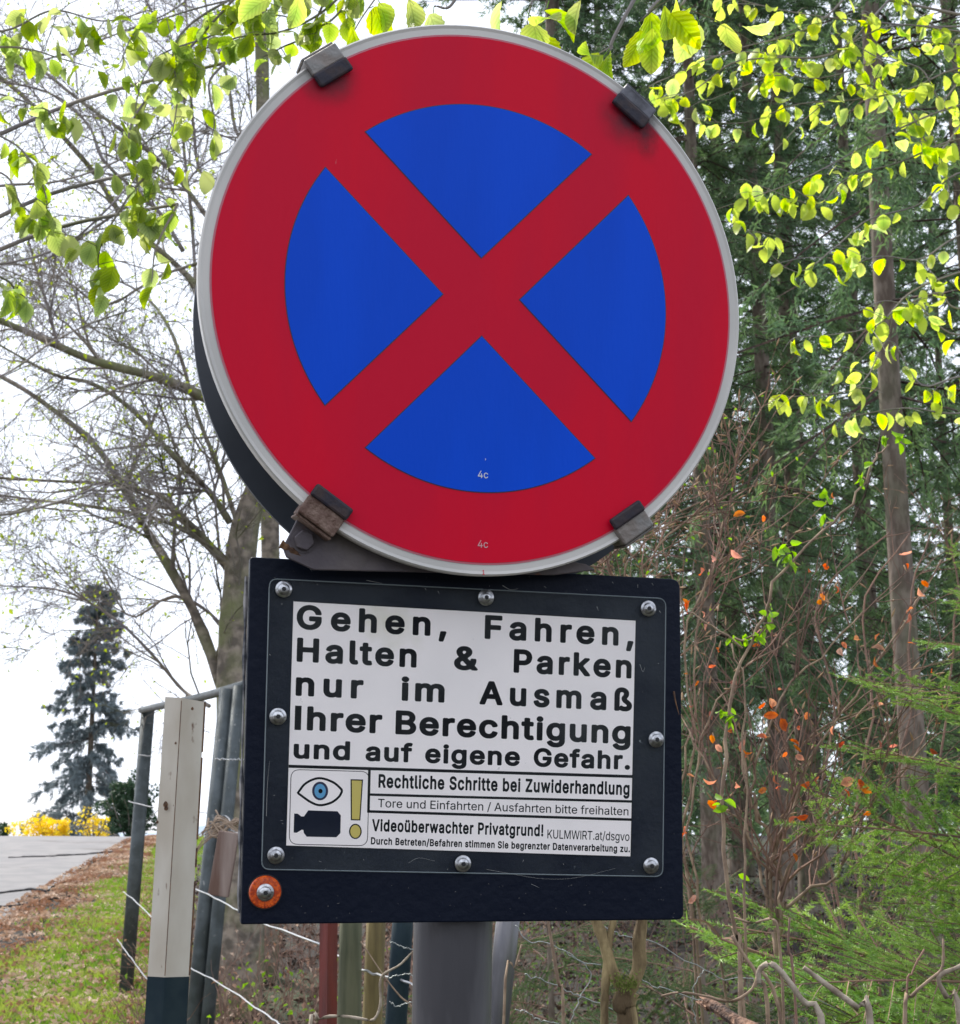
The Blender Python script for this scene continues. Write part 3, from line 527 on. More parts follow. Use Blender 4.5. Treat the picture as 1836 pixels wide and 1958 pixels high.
# ------------------------------------------------------------------ young spruces (near boughs, needles)
def bough(name, L, m, seed):
    global rng; rng = np.random.default_rng(seed); tw = MB(); ax = np.stack([np.linspace(0, L, 8), 0 * np.arange(8.), .06 * L * np.sin(np.linspace(0, 2.2, 8))], -1); tw.tube(ax, .005, .0015, 5, smooth=False)
    segs = []
    n = int(L / .04)
    for i in range(n):
        t = .12 + .86 * i / n; b = np.array([np.interp(t * 7, range(8), ax[:, c]) for c in range(3)]); s = (-1) ** i; l = L * .48 * (1 - t) ** .75 * rng.uniform(.75, 1.15) + .03; a = rng.uniform(.75, 1.0)
        d = np.array([math.cos(a), s * math.sin(a), rng.normal(-.03, .08)]); e = b + d * l; segs.append((b, e)); tw.tube([b, b * .5 + e * .5 + np.array([.0, 0, .01]), e], .0022, .001, 3, cap=False)
        for k in range(int(l / .075)):
            u = .3 + .55 * k / max(1, int(l / .075)); bb = b + d * l * u; s2 = (-1) ** k; a2 = math.atan2(d[1], d[0]) + s2 * .75; l2 = l * .45 * (1 - u) + .03; segs.append((bb, bb + l2 * np.array([math.cos(a2), math.sin(a2), rng.normal(0, .12)])))
    segs.append((ax[0] * .2 + ax[-1] * .8, ax[-1] + np.array([.04, 0, 0]))); B = np.array([s[0] for s in segs]); E = np.array([s[1] for s in segs]); ln = np.linalg.norm(E - B, axis=1); cnt = np.maximum(4, (ln / .0011).astype(int)); i = np.repeat(np.arange(len(B)), cnt)
    u = rng.random(len(i))[:, None]; P = B[i] * (1 - u) + E[i] * u; d = nrm(E - B)[i]; sd = nrm(np.cross(d, rng.normal(0, 1, P.shape) * np.array([.35, .35, 1.7]))); v = nrm(d * .65 + sd); w = nrm(np.cross(v, rng.normal(0, 1, P.shape))) * .0013; h = .0135 * rng.uniform(.7, 1.15, (len(i), 1))
    nb = MB(); nb.add(np.stack([P - w, P + w, P + v * h], 1).reshape(-1, 3), tris=np.arange(3 * len(i)).reshape(-1, 3)); nb.m = 0
    nq = nb.n; full = MB(); full.m = 0; full.add(np.concatenate(nb.v), tris=np.concatenate(nb.t)); full.m = 1
    full.add(np.concatenate(tw.v), np.concatenate(tw.q)); o = full.build(name, [m, M['shrubt']]); me = o.data; bpy.data.objects.remove(o); rng = np.random.default_rng(seed + 5); return me
BO = [bough("bough", L, M['needle'], s) for L, s in ((.75, 1), (.95, 2), (.6, 3), (1.1, 4))]
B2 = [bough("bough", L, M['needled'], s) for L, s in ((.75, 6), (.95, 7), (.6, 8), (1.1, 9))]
def young_spruce(label, x, y, h, n, rmax, zmin=.1, BO=B2):
    b = np.array([x, y, float(gh(x, y))]); t = thing("young_spruce", label, "young spruce", b, 'young spruces growing behind the netting'); tb = MB(); tb.tube([b - np.array([0, 0, .1]), b + np.array([.02, 0, h * .5]), b + np.array([0, 0, h])], .008 + h * .012, .004, 8); tb.build("trunk", M['bark'], t, b, True)
    for i in range(n):
        f = i / (n - 1); z = zmin + (h - zmin) * f ** .95; a = i * 2.399 + rng.normal(0, .3); L = rmax * (1 - f) ** .8 + .12; me = BO[i % 4]; Lm = (.75, .95, .6, 1.1)[i % 4]
        put("bough", me, t, b + np.array([0, 0, z]), (rng.normal(0, .45), -.12 - .45 * f + rng.uniform(-.1, .4), a), L / Lm, b)
    return t
young_spruce('young spruce at the right edge reaching fresh green boughs leftwards', xat(2060, 2.55), 2.55, 2.1, 105, .98, .3, BO)
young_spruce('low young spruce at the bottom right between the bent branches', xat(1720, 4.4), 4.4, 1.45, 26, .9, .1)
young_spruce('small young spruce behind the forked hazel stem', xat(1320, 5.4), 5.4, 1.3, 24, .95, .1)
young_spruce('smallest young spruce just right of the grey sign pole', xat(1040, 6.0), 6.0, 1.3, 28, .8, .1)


# ------------------------------------------------------------------ shrubs right of the board
DRY = [leafmesh("leaf", M['dryV'], 1, w, f, c, 5, .03) for w, f, c in ((.6, .5, .5), (.5, .9, .8), (.7, .3, -.6))]
FRE = [leafmesh("leaf", M['fresh'], 1, w, f, .3, 4, .0) for w, f in ((.5, .3), (.6, .6))]
def shrub(name, label, Yd, stems, m, dens, buds=.5, rr_=(.003, .0011), cat='shrub'):
    b = at(stems[0][1][0], 1990, Yd); base = np.array([b[0], Yd, float(gh(b[0], Yd))]); t = thing(name, label, cat, base); Ps = []; Rs = []
    for st in stems:
        w0, w1 = st[0]; pts = path(st[1:], Yd); pts = [base + (pts[0] - base) * .0 + np.array([rng.normal(0, .02), rng.normal(0, .02), -.05])] + pts if st[1][1] > 1850 else pts
        q_ = resample(np.array(pts), len(pts) * 3); q_[1:-1] += rng.normal(0, .0035, (len(q_) - 2, 3)); pts = list(q_); lb = MB(); lb.tube(pts, w0 / F * Yd / 2, w1 / F * Yd / 2, 6, wob=.1, smooth=False); lb.build("stem", m, t, base, True); Ps.append(resample(np.array(pts), 14)); Rs.append(np.linspace(w0, w1, 14) / F * Yd / 2)
    P = np.stack(Ps); R = np.stack(Rs); tb = MB()
    if dens[0]:
        p, d, l, r_ = children(P, R, dens[0], .12, .5, .8, .25, .2, .6); P1, r1 = grow(p, d, l, np.clip(r_, .0014, .0028), 6, .22, -.03); tb.tubes(P1, r1, 4)
        p, d, l, r_ = children(P1, r1, dens[1], .05, .2, .8, .2, .15, .6); P2, r2 = grow(p, d, l, np.full(len(p), .0011), 5, .25, -.03); tb.tubes(P2, r2, 3); tag(tb.build("twigs", M['shrubt'], t, base), kind="stuff")
        bm = MB(); E = np.concatenate([P2[:, -1], P1[:, -1], P2[:, 2]]); Dn = nrm(np.concatenate([P2[:, -1] - P2[:, -2], P1[:, -1] - P1[:, -2], rng.normal(0, 1, (len(P2), 3))])); kp = rng.random(len(E)) < buds; E, Dn = E[kp], Dn[kp]
        Pb = np.stack([E, E + Dn * .004, E + Dn * .01, E + Dn * .017], 1); bm.tubes(Pb, np.tile([.0007, .0018, .0015, .0003], (len(E), 1)), 4); tag(bm.build("buds", M['bud'], t, base), kind="stuff")
        t['_tips'] = 0
        return t, base, np.concatenate([P2[:, -1], P1[:, -1]])
    return t, base, np.concatenate([P[:, -1]])
def leaves_at(t, base, spots, Yd, mes, size, per=1, spread=.01, cl=False):
    for s in spots:
        c = at(s[0], s[1], Yd) if len(s) == 2 else s
        for k in range(per): put("leaf", mes[int(rng.integers(0, len(mes)))], t, c + rng.normal(0, spread, 3), (rng.normal(0, .9), rng.normal(0, .9), rng.uniform(0, 6.28)), rng.uniform(*size), base)
t, b, tips = shrub("elder_sapling", 'slim sapling with fresh green leaf tufts leaning right over the wood', 2.3, [[(9, 4), (1418, 1960), (1405, 1800), (1390, 1650), (1386, 1500), (1392, 1380), (1420, 1260), (1460, 1170), (1510, 1080), (1580, 1005), (1635, 950), (1672, 880), (1700, 850)],
    [(7, 3), (1425, 1960), (1428, 1850), (1425, 1650), (1425, 1500), (1424, 1330), (1400, 1230)], [(5, 3), (1405, 1220), (1430, 1222), (1455, 1200), (1475, 1180)], [(5, 3), (1420, 1240), (1370, 1200), (1320, 1170), (1300, 1130)]], M['stem'], (0, 0))
for s in ((1705, 832), (1690, 838), (1720, 842), (1655, 908), (1650, 915), (1578, 940), (1585, 955), (1583, 985), (1500, 1035), (1490, 1050), (1510, 1060), (1498, 1072), (1515, 1075), (1462, 1168), (1470, 1180), (1465, 1190), (1405, 1215), (1420, 1213), (1440, 1215), (1452, 1218), (1386, 1365), (1395, 1372), (1405, 1368), (1384, 1530), (1376, 1538), (1408, 1685)): leaves_at(t, b, [s], 2.3, FRE, (.014, .024), 3, .005)
SB = [[(13, 6), (1490, 1960), (1485, 1800), (1497, 1730), (1490, 1660), (1470, 1600), (1440, 1530), (1424, 1500), (1425, 1400)], [(8, 3), (1488, 1800), (1475, 1740), (1480, 1640), (1508, 1550), (1560, 1440), (1640, 1320), (1700, 1230), (1750, 1160), (1800, 1070)],
      [(7, 3), (1492, 1740), (1462, 1710), (1450, 1660), (1425, 1580), (1400, 1560), (1360, 1480), (1320, 1400)], [(8, 3), (1497, 1740), (1510, 1728), (1570, 1690), (1620, 1640), (1650, 1560), (1720, 1480), (1800, 1400)], [(6, 3), (1486, 1790), (1470, 1740), (1465, 1680), (1500, 1560), (1530, 1440), (1600, 1380), (1760, 1330)],
      [(6, 3), (1493, 1700), (1520, 1640), (1590, 1560), (1640, 1500), (1700, 1400)], [(6, 3), (1400, 1960), (1340, 1750), (1320, 1600), (1330, 1450), (1380, 1330), (1450, 1260), (1540, 1200)], [(6, 3), (1455, 1570), (1440, 1520), (1450, 1450), (1500, 1330), (1580, 1240), (1650, 1170)]]
t, b, tips = shrub("beech_shrub", 'tangled leafless shrub with orange dry leaves right of the notice board', 2.7, SB, M['stem'], (9, 4), .22)
DS = [(1460, 1345), (1472, 1338), (1485, 1340), (1500, 1365), (1492, 1372), (1420, 1410), (1465, 1405), (1525, 1440), (1520, 1450), (1505, 1415), (1480, 1490), (1555, 1490), (1565, 1486), (1625, 1490), (1640, 1488), (1645, 1498), (1635, 1502), (1652, 1485), (1625, 1512), (1470, 1510), (1520, 1635), (1355, 1530), (1350, 1500), (1410, 1500), (1330, 1715), (1605, 1238), (1615, 1226), (1640, 1222), (1665, 1245), (1670, 1258), (1680, 1215), (1745, 1160), (1740, 1170), (1730, 1080), (1742, 1062), (1755, 1110), (1760, 1130), (1395, 1050), (1310, 1145), (1318, 1155), (1362, 1075), (1352, 1082), (1400, 990), (1780, 1425), (1550, 1560), (1510, 1580), (1360, 1190), (1580, 1345)]
leaves_at(t, b, DS, 2.6, DRY, (.015, .026), 1, .004)
tip = tips[rng.permutation(len(tips))[:55]]; leaves_at(t, b, list(tip), 2.7, DRY, (.011, .019), 1, .002)
S3 = [[(7, 3), (1350, 1960), (1285, 1500), (1230, 1150), (1250, 1060), (1310, 990), (1390, 950)], [(5, 3), (1285, 1500), (1250, 1350), (1210, 1150), (1200, 1070), (1290, 1000), (1400, 975)], [(5, 3), (1340, 1960), (1240, 1300), (1180, 1120), (1170, 1060), (1250, 1010), (1340, 960)], [(5, 3), (1300, 1600), (1325, 1450), (1310, 1200), (1360, 1100), (1385, 1000), (1405, 900), (1412, 820)], [(5, 3), (1290, 1540), (1318, 1400), (1340, 1150), (1380, 1060), (1400, 1020)], [(5, 3), (1283, 1490), (1240, 1380), (1180, 1110), (1140, 1085), (1200, 1040)]]
t, b, tips = shrub("budding_shrub", 'shrub with pinkish swelling buds showing between the round sign and board', 2.9, S3, M['stem'], (9, 6), .5)
tip = tips[rng.permutation(len(tips))[:90]]; leaves_at(t, b, list(tip), 2.9, FRE, (.007, .012), 1, .002)
# brush far and left
S4 = [[(7, 3), (1620 + k * 20, 1960), (1610 + k * 40, 1750), (1560 + k * 75, 1560), (1600 + k * 70, 1350), (1560 + k * 90, 1150), (1700 + k * 40, 1020)] for k in range(4)]
shrub("thorn_shrub", 'thin dark twiggy shrub before the thick spruce trunk', 4.2, S4, M['shrubt'], (8, 6), .3)
def brush(name, label, Yr, pxr, n, h, m, leafm=None, nl=0):
    Y = rng.uniform(*Yr, n); X = (rng.uniform(*pxr, n) - CX) / F * Y; P = np.stack([X, Y, gh(X, Y)], -1); D = nrm(rng.normal(0, .45, (n, 3)) + np.array([0, 0, 1.])); Pp, rr = grow(P, D, rng.uniform(.4, 1, n) * h, np.full(n, .004), 7, .2); mb = MB(); mb.tubes(Pp, rr, 3)
    p, d, l, r_ = children(Pp, rr, 6, .15, .5, 1, .0, .1, .6); P1, r1 = grow(p, d, l, np.full(len(p), .002), 5, .3); mb.tubes(P1, r1, 3)
    if leafm:
        mb.m = 1; E = np.concatenate([P1[:, -1], P1[:, 2]]); E = E[rng.permutation(len(E))[:nl]]; scatter_quads(mb, E, .035, 1.2, 0)
    mats = [m] + ([leafm] if leafm else []); return tag(mb.build(name, mats), label, 'undergrowth', kind='stuff')
brush("brown_brush", 'matted brown brush and dead stalks behind the wire fence', (6, 15), (300, 1000), 520, .8, M['shrubt'], M['litter'], 1500)
brush("green_speckled_brush", 'brush dotted with small fresh leaves below the notice board', (5, 9), (380, 800), 90, .85, M['stem'], M['fresh'], 620)
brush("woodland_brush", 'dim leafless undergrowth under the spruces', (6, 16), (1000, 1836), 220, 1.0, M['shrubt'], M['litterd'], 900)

Yc = 4 + 14 * rng.random(16000) ** 1.2; Xc = (rng.uniform(940, 1900, 16000) - CX) / F * Yc; kp = np.sin(Xc * 2.3 + Yc) + np.sin(Yc * 1.9) + rng.normal(0, .5, 16000) > -.3; Xc, Yc = Xc[kp], Yc[kp]; mb = MB()
scatter_quads(mb, np.stack([Xc, Yc, gh(Xc, Yc) + bumps(Xc, Yc) + rng.random(len(Xc)) * .22], -1), .035, 1.0, 0, .6); tag(mb.build("bilberry_cover", M['cover']), 'low dark green leafy ground cover between the young spruces', 'ground cover', kind='stuff')
# forked hazel, stalks, bent branches
base = at(1200, 2200, 1.95); base[2] = 0
t = thing("hazel_stem", 'forked mossy yellow brown hazel stem below the board right of the pole', 'shrub', base)
for nm, pts, w0, w1 in (("trunk", [(1200, 2250), (1200, 1958), (1193, 1925), (1200, 1895)], 36, 46), ("limb", [(1200, 1905), (1172, 1860), (1155, 1800), (1140, 1760), (1120, 1700)], 24, 20), ("limb", [(1200, 1900), (1222, 1850), (1222, 1800), (1228, 1750), (1226, 1650)], 26, 20), ("limb", [(1160, 2250), (1156, 1958), (1158, 1880), (1165, 1800), (1175, 1750)], 17, 13)):
    mb = MB(); mb.tube(path(pts, 1.95), w0 / F * 1.95 / 2, w1 / F * 1.95 / 2, 14, wob=.12); mb.build(nm, M['hazel'], t, base, True)
mb = MB(); P = np.array([at(px, py, 1.93) for px, py in zip(rng.normal(1197, 13, 260), rng.normal(1880, 9, 260))]); scatter_quads(mb, P, .004, 1.5, 0); tag(mb.build("moss", M['moss'], t, base), kind="stuff")
GP = 'bent pale dead branches in front of the netting'
def branch(label, pts, Yd, w0, w1, m=M['pale'], name="dead_branch", cat="branch", grp=GP):
    P = path(pts, Yd); b = np.array(P[0]); b[2] = gh(b[0], b[1]); mb = MB(); mb.tube(P, w0 / F * Yd / 2 * .8, w1 / F * Yd / 2 * .8, 8, wob=.16); o = mb.build(name, m, None, b, True); o.location = b; return tag(o, label, cat, grp)
branch('hooked pale dead branch curling over at bottom right', [(1570, 2600), (1575, 1990), (1535, 1915), (1497, 1862), (1472, 1843), (1452, 1856), (1452, 1880)], 1.9, 16, 12)
branch('straight pale branch sloping down right of the hooked one', [(1537, 1850), (1590, 1890), (1640, 1928), (1665, 1962), (1700, 2600)], 1.9, 11, 20)
branch('thin curved branch sweeping left below the hooked one', [(1265, 1905), (1300, 1898), (1350, 1905), (1400, 1915), (1440, 1890), (1458, 1858), (1500, 2000), (1520, 2600)], 2.0, 5, 9, M['stem'])
branch('angled grey stick rising in the bottom right corner', [(1725, 2600), (1730, 1962), (1742, 1908), (1780, 1872), (1802, 1850), (1804, 1795)], 1.9, 10, 6, M['stem'])
branch('pale stick leaning in from the bottom right corner', [(1900, 1810), (1836, 1848), (1795, 1868), (1812, 1910), (1836, 1955), (1870, 2600)], 1.9, 9, 15)
branch('thin dark stick upright left of the corner sticks', [(1735, 2600), (1733, 1940), (1745, 1860), (1768, 1815)], 1.95, 6, 4, M['shrubt'])
branch('short dark stick upright beside the hooked branch', [(1560, 2600), (1520, 1900), (1508, 1820), (1510, 1755)], 2.0, 7, 5, M['shrubt'])
branch('bent stick forming a shallow arc right of the board corner', [(1405, 1755), (1440, 1765), (1478, 1758), (1490, 1800), (1500, 2000), (1500, 2600)], 2.1, 5, 8, M['stem'])
branch('pair of straight canes low in front of the elder sapling', [(1400, 1790), (1425, 1830), (1448, 1868), (1470, 1960), (1480, 2600)], 2.1, 8, 9, M['stem'])
branch('dry yellow cane upright just right of the grey pole', [(1080, 2600), (1078, 1958), (1068, 1880), (1058, 1820), (1048, 1760), (1030, 1650)], 2.1, 9, 6, M['stem'])
branch('slanting reed in front of the leaning grey tube', [(955, 2600), (965, 1900), (985, 1850), (998, 1806)], 2.1, 7, 4, M['stem'])
branch('looping bramble stalk at the foot of the red post', [(560, 2600), (590, 1990), (612, 1950), (650, 1943), (690, 1948), (715, 1950), (728, 1920), (727, 1880), (735, 1862), (765, 1845), (792, 1818), (840, 1780)], 2.6, 9, 4, M['pale'])
branch('thin straw coloured stalk crossing behind the sign pole', [(690, 1800), (730, 1860), (765, 1905), (790, 1928), (830, 2000), (840, 2500)], 2.7, 3, 5, M['stem'])
# broken log
A_ = at(1352, 1915, 2.05); B_ = at(1455, 1985, 1.95); mb = MB(); ax = resample(np.array([A_, A_ * .5 + B_ * .5, B_]), 8); mb.tube(ax, .009, .012, 9, smooth=False, wob=.25)
d_ = nrm(A_ - B_)
for k in range(16): s_ = nrm(np.cross(d_, rng.normal(0, 1, 3))) * rng.uniform(.003, .0085); mb.tube([A_ + s_ - d_ * .01, A_ + s_ + d_ * rng.uniform(.006, .02)], .003, .0006, 4)
bb = np.array(B_); tl = thing("broken_log", 'short splintered rotten log poking up at bottom right', 'log', (B_[0], B_[1], 0)); mb.build("log", M['rot'], tl, (B_[0], B_[1], 0)); mb = MB(); mb.tube([B_, (B_[0] + .03, B_[1], -.05)], .014, .02, 9); mb.build("stem", M['bark'], tl, (B_[0], B_[1], 0))

# ------------------------------------------------------------------ fence
fb = at(250, 1870, 11.2); fb[2] = gh(fb[0], fb[1])
t = thing("wire_fence", 'grey green pipe fence with plain wires running beside the verge', 'fence', fb)
def fpost(name, x0, y0, x1, Yd, w, m, yb=None):
    a = at(x0, y0, Yd); e = at(x1, 1900, Yd); k = (gh(a[0], Yd) - .15 - a[2]) / (e[2] - a[2]); bt = a + (e - a) * k; mb = MB(); mb.tube([a, bt], w / F * Yd / 2, w / F * Yd / 2, 12, smooth=False); return mb.build(name, m, t, fb, True)
fpost("post", 283, 1356, 240, 11.2, 26, M['fencepost']); fpost("post", 437, 1318, 378, 7.2, 34, M['fencepost']); fpost("post", 458, 1312, 402, 7.15, 25, M['fencepost'])
mb = MB(); mb.tube([at(270, 1358, 11.25), at(380, 1334, 8.6), at(480, 1306, 7.1)], .024, .024, 8); mb.build("rail", M['fencepost'], t, fb, True)
for pts in ([(260, 1443, 11.1), (290, 1446, 10.9)], [(412, 1452, 7.1), (475, 1453, 7.0)], [(246, 1532, 11.1), (300, 1545, 9.8), (360, 1552, 8), (430, 1560, 7.1), (444, 1588, 7), (470, 1594, 6.8), (560, 1600, 6)], [(236, 1705, 11.1), (285, 1748, 9.5), (330, 1800, 8), (359, 1848, 7.1), (420, 1880, 6.3), (500, 1935, 5.2), (545, 1962, 4.8), (620, 2010, 4)],
            [(224, 1796, 11.1), (277, 1868, 9), (330, 1940, 8), (370, 2000, 7)], [(300, 1665, 9), (367, 1695, 7.1), (410, 1718, 6.5), (458, 1742, 6), (520, 1772, 5.2), (615, 1806, 4.2), (645, 1826, 3.9), (680, 1848, 3.7), (715, 1862, 3.5), (760, 1872, 3.3), (800, 1886, 3.2), (860, 1900, 3)]):
    mb = MB(); P = resample(np.array(path(pts, 7)), 40); P[1:-1] += rng.normal(0, .002, (38, 3)); mb.tube(P, .0032, .0026, 5, smooth=False); mb.build("wire", M['wire'], t, fb)
mb = MB()
for k in range(9):
    a0 = rng.uniform(0, 6.28); c = at(438 + rng.normal(0, 8), 1578 + rng.normal(0, 7), 7.05); P = [c + np.array([math.cos(a0 + q) * .075, -.02 + math.sin(a0 + q) * .05, .03 * math.sin(2 * q + k) + rng.normal(0, .006)]) for q in np.linspace(0, 5.5, 9)]; mb.tube(P, .0035, .0035, 5)
for k in range(7): c = at(430, 1580, 7); mb.tube([c, c + np.array([-.06 - .03 * k / 3, 0, .01 - .02 * k]), c + np.array([-.1 - rng.uniform(0, .08), 0, -.03 - .03 * k])], .003, .002, 4)
mb.build("rope", M['rope'], t, fb)
c = at(428, 1652, 6.9); mb = MB(); ax_ = nrm(at(436, 1600, 6.9) - at(418, 1705, 6.9)); sx = nrm(np.cross(ax_, np.array([0, 1., 0]))); mb.box(c, sx * .045, np.cross(ax_, sx) * .02, ax_ * .14); mb.build("board", M['plank'], t, fb, bevel=.004)
# single posts behind the sign
GS = 'old posts standing between the notice board and the ground'
def single(name, label, x0, y0, x1, y1, Yd, w, m, sides=14, wob=0.):
    a = at(x0, y0, Yd); e = at(x1, y1, Yd); k = (gh(a[0], Yd) - .12 - a[2]) / (e[2] - a[2]); bt = a + (e - a) * k; b = np.array([bt[0], bt[1], float(gh(bt[0], bt[1]))]); mb = MB(); mb.tube(resample(np.array([a, a * .5 + bt * .5, bt]), 12), w / F * Yd / 2, w / F * Yd / 2 * 1.02, sides, smooth=False, wob=wob); o = mb.build(name, m, None, b, sides > 6); o.location = b; return tag(o, label, 'post', GS)
single("steel_post", 'rusty red brown steel post below the left half of the board', 629, 1700, 627, 1958, 3.0, 33, M['redpost'], 4)
single("wooden_post", 'greenish grey weathered wooden post right beside the red post', 672, 1700, 668, 1958, 3.6, 44, M['oldwood'], 10, .04)
single("wooden_post", 'yellowish split wooden post between greenish and dark posts', 722, 1700, 712, 1958, 3.7, 38, M['yelwood'], 9, .06)
single("dark_post", 'dark blue grey pipe post just left of the sign pole', 775, 1700, 757, 1958, 3.3, 40, M['postdark'], 14)
single("grey_tube", 'leaning grey steel tube just right of the sign pole', 978, 1700, 950, 1958, 3.2, 44, M['galv'], 16)
# netting
b = at(1000, 1958, 2.4); b[2] = 0; tn = thing("wire_netting", 'slack thin wire netting hanging across the bottom right', 'netting', b)
NET = [[(985, 1770), (1010, 1800), (1035, 1802), (1075, 1815), (1110, 1838), (1150, 1845)], [(1145, 1765), (1180, 1785), (1200, 1790), (1245, 1800), (1290, 1825), (1350, 1855), (1380, 1870), (1450, 1872), (1530, 1895), (1620, 1940)], [(1003, 1863), (1025, 1870), (1040, 1875), (1080, 1893), (1110, 1905), (1160, 1925), (1210, 1960)], [(1225, 1865), (1245, 1885), (1270, 1890), (1330, 1910), (1370, 1925), (1440, 1965)], [(985, 1930), (1010, 1937), (1030, 1950), (1070, 1958)], [(1350, 1855), (1330, 1880), (1325, 1910), (1332, 1960)], [(1075, 1815), (1130, 1860), (1110, 1905), (1090, 1960)], [(745, 1800), (770, 1810), (795, 1818)], [(745, 1870), (780, 1862), (800, 1880)], [(745, 1915), (760, 1925), (790, 1915)]]
for n_ in NET:
    mb = MB(); P = resample(np.array(path(n_, 2.5)), 26); P[1:-1] += rng.normal(0, .0012, (24, 3)); mb.tube(P, .0008, .0008, 4, smooth=False); mb.build("wire", M['netwire'], tn, b, True)

# ------------------------------------------------------------------ marker post
Yd = 2.2; T0 = at(350, 1336, Yd); T1 = at(342 - 24, 1868, Yd - .01); ax = nrm(T1 - T0); Hn = np.array([1., 0, 0]); Hn = nrm(Hn - ax * np.dot(Hn, ax)); Nn = np.cross(ax, Hn); Nn = Nn if Nn[1] < 0 else -Nn
pb = T0 + ax * ((-.02 - T0[2]) / ax[2]); mt = thing("marker_post", 'white angle iron marker post with dark foot, left of the board', 'post', (pb[0], pb[1], 0))
def vbar(name, s0, s1, m, g=0.0, cut=0):
    w = 38 / F * Yd; th_ = .004; prof = [(-w * .93, -.004), (-.1 * w, .009), (.0, .010), (.12 * w, .008), (w, -.012), (w, -.012 - th_), (.0, .010 - th_), (-w * .93, -.004 - th_)]
    rings = []
    for s_, sl_ in ((s0, cut), ((s0 + s1) / 2, 0), (s1, 0)):
        rings.append([T0 + ax * (s_ + sl_ * px_ / w) + Hn * px_ * (1 + g) + Nn * (py_ + g * .02) for px_, py_ in prof])
    V = np.array(rings); n = 8; mb = MB(); q = []
    for k_ in range(2):
        for i in range(n): q.append([k_ * n + i, k_ * n + (i + 1) % n, (k_ + 1) * n + (i + 1) % n, (k_ + 1) * n + i])
    mb.add(V.reshape(-1, 3), q); mb.ng.append(list(range(n))); mb.ng.append(list(range(3 * n - 1, 2 * n - 1, -1))); return mb.build(name, m, mt, (pb[0], pb[1], 0))
Ls = float(np.linalg.norm(T1 - T0)); Lt = float(np.linalg.norm(pb - T0))
vbar("upper_band", 0, Ls, M['postwhite'], cut=.003); vbar("lower_band", Ls, Lt, M['postdark'], g=.01)
mb = MB(); w = 38 / F * Yd; mb.tube([T0 + ax * .004 + Nn * .0098, T0 + ax * (Ls - .002) + Nn * .0098], .0006, .0006, 5); mb.build("seam", M['rust'], mt, (pb[0], pb[1], 0)); mb = MB()
for s0, s1 in ((.0, .2), (.21, .52), (.54, .62), (.66, 1)): mb.tube([T0 + ax * (s0 * Ls + .002) + Hn * w * 1.0 - Nn * .014, T0 + ax * (s1 * Ls - .002) + Hn * w * 1.0 - Nn * .014], .0022, .0022, 6)
mb.build("rusty_edge", M['rust'], mt, (pb[0], pb[1], 0))
mb = MB()
RSP = 1
for px_, py_, r_ in ((317, 1538, .0035), (318, 1545, .003), (342, 1420, .0018), (336, 1421, .0015), (333, 1540, .0015), (301, 1572, .002), (368, 1355, .002)):
    c = onplane(px_, py_, T0 + Nn * .0085, Nn) ; c = c + Nn * .0006; mb.poly([c + Hn * r_ * math.cos(a) * (1 + .3 * math.sin(3 * a)) + ax * r_ * 1.3 * math.sin(a) for a in np.linspace(0, 6.28, 9)[:-1]])
tag(mb.build("rust_spots", M['rust'], mt, (pb[0], pb[1], 0)), kind='stuff')

# ------------------------------------------------------------------ the round sign and its notice board (one pole)
def rotv(w_):
    w_ = np.array(w_); t_ = np.linalg.norm(w_); k = w_ / t_; K = np.array([[0, -k[2], k[1]], [k[2], 0, -k[0]], [-k[1], k[0], 0]]); return np.eye(3) + math.sin(t_) * K + (1 - math.cos(t_)) * K @ K
RD = rotv([-.07556, -.25658, .0146]); tD = np.array([.00096, -.18464, 1.30401]); AD = np.array([[1.00139, .01081], [.01081, .99849]])
RP = rotv([-.12547, -.21696, .04662]); tP = np.array([-.01169, .18704, 1.30451])
def dv(v): return v[0] * RT - v[1] * UP + v[2] * FW
def D(x, y, z=0):      # disc plane: x right, y down, z away from viewer
    q = AD @ np.array([x, y]); return c2w(RD @ np.array([q[0], q[1], z]) + tD)
Bn = dv(RP @ np.array([0, 0, 1.])); Bn = nrm(Bn); Bo = c2w(tP)
def B(px, py, z=0): return onplane(px, py, Bo, Bn) + Bn * z
pole_top = D(0, -.12, .055); pc = onplane(865, 1860, Bo + Bn * .055, Bn)
pbase = np.array([pc[0], pc[1], 0]);
RS = thing("road_sign", 'round no stopping sign above a black notice board on a grey pole', 'road sign', pbase)
def part(name, mb, m, parent=None, smooth=False, bevel=0): 
    o = mb.build(name, m, parent or RS, pbase, smooth, bevel, face=name in ('lettering', 'ruled_lines', 'eye_outline', 'red_margin', 'red_field', 'outline', 'blue_field')); return o
prad = 72.5 / F * np.linalg.norm((pc - O) * np.array([0, 1, 1])) 
pax = nrm(onplane(864, 1958, Bo + Bn * .055, Bn) - onplane(867, 1775, Bo + Bn * .055, Bn))
mb = MB(); k = (-.05 - pc[2]) / pax[2]; topz = (pole_top[2] - pc[2]) / pax[2]; mb.tube([pc + pax * topz, pc, pc + pax * k], prad, prad, 40, smooth=False); part("pole", mb, M['galv'], smooth=True)
ang = np.linspace(0, 2 * math.pi, 145)[:-1]
